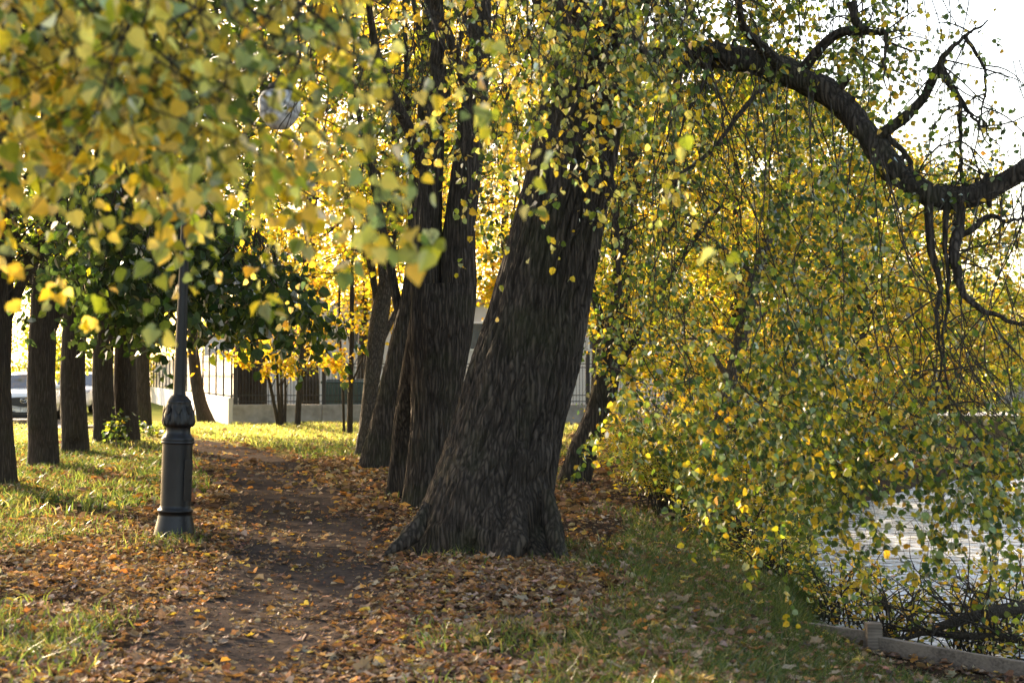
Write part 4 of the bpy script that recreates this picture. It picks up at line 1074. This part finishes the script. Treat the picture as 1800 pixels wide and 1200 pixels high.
bm_obj('body', bm, M_BIN, dm)
bm = bmesh.new(); box(bm, (0, 0, 1.36), (2.0, 1.3, .10), bevel=.03); box(bm, (0, .2, 1.43), (1.7, .7, .08), bevel=.03); bm_obj('lid', bm, M_BIN, dm)
for sx in (-.6, .6):
    for sy in (-.35, .35):
        bm = bmesh.new(); bmesh.ops.create_cone(bm, cap_ends=True, segments=14, radius1=.1, radius2=.1, depth=.05, matrix=Matrix.Translation((sx, sy, .1)) @ Matrix.Rotation(R(90), 4, 'Y')); bm_obj('wheel', bm, M_TYRE, dm)

# ------------------------------------------------------------------ white cars
def loft(rings, mat, name, parent, cap=True, smooth=True):
    V = np.array([p for r in rings for p in r]); n = len(rings[0]); m = len(rings)
    r = np.arange(m - 1)[:, None] * n; j = np.arange(n)[None]; j2 = (j + 1) % n
    q = np.stack([r + j, r + j2, r + n + j2, r + n + j], -1).reshape(-1, 4)
    fs = [q]
    if cap: fs += [np.arange(n)[None, ::-1], ((m - 1) * n + np.arange(n))[None]]
    o = bpy.data.objects.new(name, np_mesh(name, V, fs, mat, smooth=smooth)); o.parent = parent; COL.objects.link(o)
    return o
def car(loc, rz, lab, plate):
    root = empty('parked_car', loc, lab, 'car', 'white cars parked on the road', rz)
    # front faces -Y; stations: y, zbottom, ztop, halfwidth
    st = [(-2.27, .42, .72, .62), (-2.2, .32, .92, .78), (-2.0, .28, 1.0, .88), (-1.4, .26, 1.07, .92), (-.95, .26, 1.10, .92), (.5, .26, 1.10, .93), (1.7, .28, 1.08, .92), (2.1, .34, 1.04, .88), (2.25, .45, .95, .78)]
    rings = []
    for y, zb, zt, hw in st:
        mid = (zb + zt) / 2
        half = [(hw * .80, zb), (hw * .97, zb + .08), (hw, mid - .05), (hw * .985, mid + .12), (hw * .95, zt - .08), (hw * .84, zt - .015), (hw * .4, zt + .015)]
        rings.append([(x, y, z) for x, z in half] + [(-x, y, z) for x, z in half[::-1]])
    loft(rings, M_CAR, 'body', root)
    cab = [(-1.02, 1.06, .80, 1.09, .78), (-.62, 1.06, .80, 1.36, .70), (-.28, 1.06, .80, 1.58, .62), (.1, 1.06, .80, 1.655, .60), (.9, 1.06, .80, 1.67, .60), (1.6, 1.06, .80, 1.61, .58), (1.95, 1.06, .79, 1.40, .62), (2.14, 1.04, .77, 1.10, .70)]
    rings = []
    for y, zb, wb, zt, wt in cab:
        half = [(wb + .06, zb - .03), (wb + (wt - wb) * .35, zb + (zt - zb) * .35), (wb + (wt - wb) * .8, zb + (zt - zb) * .8), (wt - .02, zt - .012), (wt * .5, zt + .018)]
        rings.append([(x, y, z) for x, z in half] + [(-x, y, z) for x, z in half[::-1]])
    loft(rings, M_CAR, 'roof', root)
    def panel(name, pts, mat, parent=root, th=.012):
        V = np.array(pts, float); n = len(V)
        c = np.cross(V[1] - V[0], V[2] - V[0]); c = c / np.linalg.norm(c) * th
        W = np.vstack([V + c, V - c])
        fs = [np.arange(n)[None], (n + np.arange(n))[None, ::-1], np.array([[i, n + i, n + (i + 1) % n, (i + 1) % n] for i in range(n)])]
        o = bpy.data.objects.new(name, np_mesh(name, W, fs, mat, smooth=False)); o.parent = parent; COL.objects.link(o); return o
    panel('windshield', [(-.74, -.99, 1.13), (.74, -.99, 1.13), (.66, -.60, 1.385), (.58, -.30, 1.575), (-.58, -.30, 1.575), (-.66, -.60, 1.385)], M_GLASS, th=.022)
    for s in (1, -1):
        for pts in ([(s * .80, -.62, 1.13), (s * .80, .38, 1.13), (s * .655, .38, 1.57), (s * .665, -.12, 1.54)], [(s * .80, .44, 1.13), (s * .80, 1.62, 1.15), (s * .67, 1.45, 1.52), (s * .655, .44, 1.57)]):
            panel('side_window', pts, M_GLASS, th=.03)
        panel('headlight', [(s * .52, -2.262, .80), (s * .84, -2.10, .86), (s * .86, -2.04, .95), (s * .60, -2.19, .885)], M_LENS, th=.02)
        bm = bmesh.new(); box(bm, (s * 1.0, -.62, 1.16), (.22, .12, .16), bevel=.04); box(bm, (s * .88, -.60, 1.10), (.1, .05, .05)); bm_obj('mirror', bm, M_CAR, root, True)
        for y in (-1.42, 1.32):
            bm = bmesh.new(); bmesh.ops.create_cone(bm, cap_ends=True, segments=24, radius1=.345, radius2=.345, depth=.22, matrix=Matrix.Translation((s * .82, y, .345)) @ Matrix.Rotation(R(90), 4, 'Y'))
            wh = bm_obj('wheel', bm, M_TYRE, root)
            bm = bmesh.new(); bmesh.ops.create_cone(bm, cap_ends=True, segments=16, radius1=.23, radius2=.2, depth=.03, matrix=Matrix.Translation((s * .94, y, .345)) @ Matrix.Rotation(R(90), 4, 'Y'))
            bm_obj('rim', bm, M_CHROME, wh)
            bm = bmesh.new(); bmesh.ops.create_cone(bm, cap_ends=True, segments=24, radius1=.40, radius2=.40, depth=.1, matrix=Matrix.Translation((s * .875, y, .38)) @ Matrix.Rotation(R(90), 4, 'Y'))
            bm_obj('wheel_arch', bm, M_BLACK, root)
        T = Tubes(); T.add(resample([(s * .08, -2.32, .50), (s * .40, -2.315, .53), (s * .56, -2.29, .64), (s * .60, -2.265, .80), (s * .78, -2.16, .84)], 20), np.full(20, .018), 6)
        o = T.build('chrome_trim', M_CHROME); o.parent = root
    panel('grille', [(-.52, -2.295, .76), (-.38, -2.305, .58), (0, -2.315, .52), (.38, -2.305, .58), (.52, -2.295, .76), (.50, -2.295, .83), (0, -2.30, .86), (-.50, -2.295, .83)], M_BLACK, th=.03)
    T = Tubes()
    a = np.linspace(0, 2 * np.pi, 25)
    T.add(np.stack([.105 * np.cos(a), np.full(25, -2.345), .74 + .085 * np.sin(a)], 1), np.full(25, .011), 6)
    T.add(resample([(-.10, -2.348, .765), (-.045, -2.348, .76), (0, -2.348, .725), (.045, -2.348, .76), (.10, -2.348, .765)], 16), np.linspace(.012, .012, 16), 6)
    o = T.build('emblem', M_CHROME); o.parent = root
    bm = bmesh.new(); box(bm, (0, -2.25, .30), (1.35, .12, .16), bevel=.03); box(bm, (0, -2.20, .20), (1.5, .2, .1), bevel=.03); bm_obj('lower_bumper', bm, M_BLACK, root)
    bm = bmesh.new(); box(bm, (0, -2.33, .42), (.52, .02, .115)); pl = bm_obj('number_plate', bm, M_PLATE, root)
    fc = bpy.data.curves.new('plate_text', 'FONT'); fc.body = plate; fc.size = .11; fc.align_x = 'CENTER'; fc.align_y = 'CENTER'; fc.materials.append(M_BLACK)
    fo = bpy.data.objects.new('plate_text', fc); fo.location = (0, -2.343, .42); fo.rotation_euler = (R(90), 0, 0); COL.objects.link(fo)
    dgr = bpy.context.evaluated_depsgraph_get(); tme = bpy.data.meshes.new_from_object(fo.evaluated_get(dgr)); mb = fo.matrix_basis.copy()
    bpy.data.objects.remove(fo); fo = bpy.data.objects.new('plate_text', tme); fo.parent = pl; fo.matrix_basis = mb; COL.objects.link(fo)
    if not tme.materials: tme.materials.append(M_BLACK)
    return root
car((-16.6, 49.0, .05), R(14), 'nearer white car facing the row of trunks, with dark grille and front plate', 'T 163')
car((-18.2, 60.0, .05), R(4), 'farther white car half hidden between two trunks', '163')

# ------------------------------------------------------------------ timber edging, stones, fallen branches
te = empty('timber_edging', (2.2, 12.05, -.5), 'weathered timber board edging with a square post above the leafy hollow', 'edging')
def beam(name, A, B, h, t, parent, mat=M_TIMBER):
    A = Vector(A); B = Vector(B); L = (B - A).length; x = (B - A).normalized(); z = Vector((0, 0, 1)); y = z.cross(x).normalized(); z = x.cross(y)
    V = []; n = 14
    for i in range(n):
        for (cy, cz) in ((-1, -1), (1, -1), (1, 1), (-1, 1)):
            j = .008 * (RNG.random(2) - .5)
            V.append(A + x * (L * i / (n - 1)) + y * (cy * t / 2 + j[0]) + z * (cz * h / 2 + j[1]))
    q = [[i * 4 + k, i * 4 + (k + 1) % 4, i * 4 + 4 + (k + 1) % 4, i * 4 + 4 + k] for i in range(n - 1) for k in range(4)] + [[3, 2, 1, 0], [(n - 1) * 4 + k for k in range(4)]]
    return link(name, np_mesh(name, np.array([tuple(v) for v in V]), [np.array(q)], mat, smooth=False), parent)
beam('board', (1.95, 12.27, -.43), (2.84, 11.42, -.43), .14, .05, te)
beam('board', (2.90, 11.36, -.46), (4.1, 10.2, -.50), .13, .05, te)
beam('board', (4.12, 10.18, -.51), (6.0, 8.4, -.56), .13, .05, te)
beam('lower_board', (2.4, 11.84, -.52), (6.0, 8.36, -.66), .14, .04, te, M_TWIG)
beam('post', (2.87, 11.385, -1.1), (2.88, 11.385, -.29), .12, .12, te)
beam('post', (4.15, 10.12, -1.2), (4.15, 10.12, -.54), .10, .10, te)
def stone(c, s, lab):
    bm = bmesh.new(); bmesh.ops.create_icosphere(bm, subdivisions=4, radius=1)
    for v in bm.verts:
        p = v.co; n = float(fbm(p.x * 1.3 + c[0] * 9, p.y * 1.3 + p.z * 1.7, 3)) - .5
        v.co = Vector((p.x * s[0], p.y * s[1], p.z * s[2])) * (1 + .5 * n)
    o = bm_obj('mossy_stone', bm, M_STONE, None, True); o.location = c
    tag(o, lab, 'stone', 'mossy stones at the water edge')
stone((2.72, 12.75, -.78), (.19, .16, .19), 'rounded mossy stone under the grass at the timber edging')
stone((3.12, 12.35, -.84), (.26, .17, .18), 'flatter mossy stone right behind the timber board')
for q_, lab in (((2.55, 13.6), 'small stone half under the bank grass'), ((2.9, 15.1), 'dark stone below the yellow leaved shrub'), ((3.25, 16.2), 'stone where the dark twiggy shrub meets the water'), ((3.5, 13.4), 'stone standing alone out in the stream'), ((2.62, 12.35), 'small stone tucked behind the board')):
    stone((q_[0], q_[1], -.84), (.14 + .1 * RNG.random(), .12 + .06 * RNG.random(), .12 + .05 * RNG.random()), lab)
stone((2.95, 14.2, -.86), (.2, .2, .12), 'low wet stone further up the stream')
def fallen(name, pts, r, lab, nt, spread):
    root = empty(name, tuple(pts[0]), lab, 'branch', 'fallen branches in the water')
    P = resample(pts, 40); limb('stem', pts, r, M_TWIG, root, n=40, k=9, rough=.2)
    T = Tubes()
    for i in range(nt):
        u = RNG.uniform(.1, 1); b = P[int(u * 39)]
        L = RNG.uniform(.3, 1.0) * spread
        d = unit(np.array([RNG.normal(-.3, .7), RNG.normal(0, .5), RNG.normal(.35, .5)])) * L
        Q = resample([b, b + d * .5 + RNG.normal(0, .05, 3), b + d + RNG.normal(0, .06, 3) - [0, 0, .1 * L]], 8)
        T.add(Q, np.linspace(.012, .003, 8), 4)
        for k in range(2):
            e = Q[RNG.integers(3, 8)]; d2 = unit(d / L + RNG.normal(0, .6, 3)) * L * .45
            T.add(resample([e, e + d2 * .5 + RNG.normal(0, .02, 3), e + d2], 6), np.linspace(.006, .0015, 6), 3)
    T.build('twigs', M_TWIG, root, kind='stuff')
fallen('fallen_branch', [at(1900, 1035, 12.2), at(1800, 1062, 12.1), at(1720, 1078, 12.0), at(1650, 1098, 12.0), at(1590, 1120, 12.1)], [.07, .06, .05, .035, .015], 'thick fallen branch slanting over the bright water', 26, 1.0)
fallen('fallen_branch', [at(1880, 1130, 11.6), at(1760, 1118, 11.7), at(1660, 1112, 12.0), at(1560, 1100, 12.6)], [.04, .035, .03, .015], 'lower fallen branch lying along the timber boards', 30, .8)
fallen('fallen_branch', [at(1560, 1065, 14.4), at(1530, 1050, 14.8), at(1495, 1025, 15.4)], [.05, .05, .03], 'short dark log lying in the stream', 3, .4)
fallen('fallen_branch', [at(1380, 1000, 16.0), at(1340, 960, 16.2), at(1300, 920, 16.4), at(1270, 880, 16.6)], [.03, .04, .03, .02], 'dark dead branch under the shrubs at the water edge', 18, .7)

# far bank: quay wall and light path
qw = empty('quay_wall', (22, 64, 0), 'grey stone embankment wall far across the water', 'wall')
for k in range(9):
    place(bpy.data.objects.new('stone_block', bpy.data.meshes.get('quay_block') or cube_mesh('quay_block', (2.46, .6, 2.6), M_QUAY, bevel=.03)), Matrix.Translation((-9 + k * 2.5, 16, 1.1)), qw)
flat_poly('far_path', [(14, 56), (70, 56), (70, 61), (14, 61)], .02, plain_mat('pale_gravel', (.42, .41, .40), rough=.9, var=.15, scale=20))

# ------------------------------------------------------------------ leaf litter and grass
def scatter(n, y0, y1, pw=1.0, margin=.06):
    y = y0 + (y1 - y0) * RNG.random(n) ** pw
    x = (RNG.random(n) * 2 - 1) * (.36 + margin) * y
    return x, y
def litter():
    px, py, ps = [], [], []
    for n, a, b, s in ((90000, 7.0, 17, .050), (62000, 17, 38, .078), (9000, 38, 47, .12)):
        x, y = scatter(n, a, b)
        k = RNG.random(n) < litter_mask(x, y)
        px.append(x[k]); py.append(y[k]); ps.append(s * np.clip(np.exp(RNG.normal(-.08, .38, k.sum())), .4, 2.2))
    x, y = np.concatenate(px), np.concatenate(py); s = np.concatenate(ps)
    n = len(x)
    pos = np.stack([x, y, gz(x, y) + RNG.uniform(.012, .04, n)], 1)
    a = RNG.uniform(0, 2 * np.pi, n)
    ax = np.stack([np.cos(a), np.sin(a), RNG.normal(0, .16, n)], 1)
    nr = np.stack([RNG.normal(0, .26, n), RNG.normal(0, .26, n), np.ones(n)], 1)
    pos[:, 2] += .075 * grass_mask(x, y) * RNG.random(n)
    co = pick_cols(PAL_FALL, n, .22)
    # a few green-yellow ones below the hanging twigs
    o = np.argsort(-(s / y) * in_frame(pos))
    big, rest = o[:300], o[300:]
    leaf_parts('fallen_leaf', T_MAPLE, pos[big], ax[big], nr[big], s[big] * 1.1, co[big], M_DRY, GROUND, 14)
    mp = rest[(y[rest] < 13) & (RNG.random(len(rest)) < .45)]
    oth = np.setdiff1d(rest, mp)
    Va, Fa = leaf_arrays(T_MAPLE, pos[mp], ax[mp], nr[mp], s[mp] * 1.1, RNG.uniform(.5, 3, len(mp)))
    Vb, Fb = leaf_arrays(T_MID, pos[oth], ax[oth], nr[oth], s[oth], RNG.uniform(.5, 3, len(oth)))
    V = np.vstack([Va, Vb]); C = np.vstack([np.repeat(co[mp], len(T_MAPLE[0]), 0), np.repeat(co[oth], 6, 0)])
    # crumbled bits between the whole leaves
    cx, cy_ = scatter(70000, 7.0, 20)
    k = RNG.random(len(cx)) < np.clip(litter_mask(cx, cy_) * 1.2 + .12, 0, 1) * (shore(cx, cy_) < 0)
    cx, cy_ = cx[k], cy_[k]; m = len(cx); ca = RNG.uniform(0, 2 * np.pi, m)
    Vc, Fc = leaf_arrays(T_LO, np.stack([cx, cy_, gz(cx, cy_) + .014], 1), np.stack([np.cos(ca), np.sin(ca), RNG.normal(0, .2, m)], 1), np.stack([RNG.normal(0, .3, m), RNG.normal(0, .3, m), np.ones(m)], 1), RNG.uniform(.012, .034, m))
    C = np.vstack([C, np.repeat(pick_cols(PAL_FALL, m, .25) * .8, 4, 0)])
    off = len(V); V = np.vstack([V, Vc])
    me = np_mesh('leaf_litter', V, [Fa, Fb + len(Va), Fc + off], M_DRY, C, smooth=False)
    tag(link('leaf_litter', me), 'brown and orange fallen leaves littering the path and verges', 'fallen leaves', None, 'stuff')
litter()
def ground_twigs():
    T = Tubes()
    x, y = scatter(420, 7.2, 20); k = (shore(x, y) < -.1); x, y = x[k], y[k]
    for a, b in zip(x, y):
        t = RNG.uniform(0, 6.3); L = RNG.uniform(.08, .4); n = 6
        xx = a + np.cos(t) * np.linspace(0, L, n) + RNG.normal(0, .008, n); yy = b + np.sin(t) * np.linspace(0, L, n) + RNG.normal(0, .008, n)
        T.add(np.stack([xx, yy, gz(xx, yy) + .03 + RNG.uniform(0, .01, n)], 1), np.linspace(.005, .002, n), 4)
    tag(T.build('fallen_twigs', M_TWIG, None, 'stuff'), 'thin dry twigs scattered among the fallen leaves', 'twigs')
ground_twigs()
def grass():
    X, Y, S, C, W = [], [], [], [], []
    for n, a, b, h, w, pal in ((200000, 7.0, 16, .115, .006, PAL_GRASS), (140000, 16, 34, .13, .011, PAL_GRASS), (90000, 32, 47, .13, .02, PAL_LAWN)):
        x, y = scatter(n // 9, a, b)
        x = np.repeat(x, 9) + RNG.normal(0, .05 + .003 * a, n // 9 * 9); y = np.repeat(y, 9) + RNG.normal(0, .05 + .003 * a, n // 9 * 9)
        k = RNG.random(len(x)) < grass_mask(x, y)
        m = k.sum()
        X.append(x[k]); Y.append(y[k]); S.append(h * RNG.uniform(.35, 1.4, m)); W.append(np.full(m, w) * RNG.uniform(.6, 1.3, m)); C.append(pick_cols(pal, m, .2))
    x, y, s, w, c = [np.concatenate(v) for v in (X, Y, S, W, C)]
    n = len(x)
    b = np.stack([x, y, gz(x, y) - .01], 1)
    a = RNG.uniform(0, 2 * np.pi, n)
    side = np.stack([np.cos(a), np.sin(a), np.zeros(n)], 1) * w[:, None]
    ln = RNG.normal(0, .55, (n, 2)) * s[:, None]
    tip = b + np.stack([ln[:, 0], ln[:, 1], s], 1)
    mid = b + np.stack([ln[:, 0] * .3, ln[:, 1] * .3, s * .6], 1)
    V = np.stack([b - side, b + side, mid + side * .7, mid - side * .7, tip], 1).reshape(-1, 3)
    i = np.arange(n)[:, None] * 5
    me = np_mesh('grass', V, [i + np.array([[0, 1, 2, 3]]), i + np.array([[3, 2, 4]])], M_GRASS, np.repeat(c, 5, 0), smooth=False)
    tag(link('grass', me), 'short grass growing in patches on the verges, lawn and bank', 'grass', None, 'stuff')
grass()
tot = sum(sum(len(p.vertices) - 2 for p in me.polygons) * 1 for me in bpy.data.meshes if me.users and len(me.polygons) < 5000) + sum(len(me.loops) - 2 * len(me.polygons) for me in bpy.data.meshes if len(me.polygons) >= 5000)
print('TRIANGLES', tot, 'OBJECTS', len(bpy.data.objects))
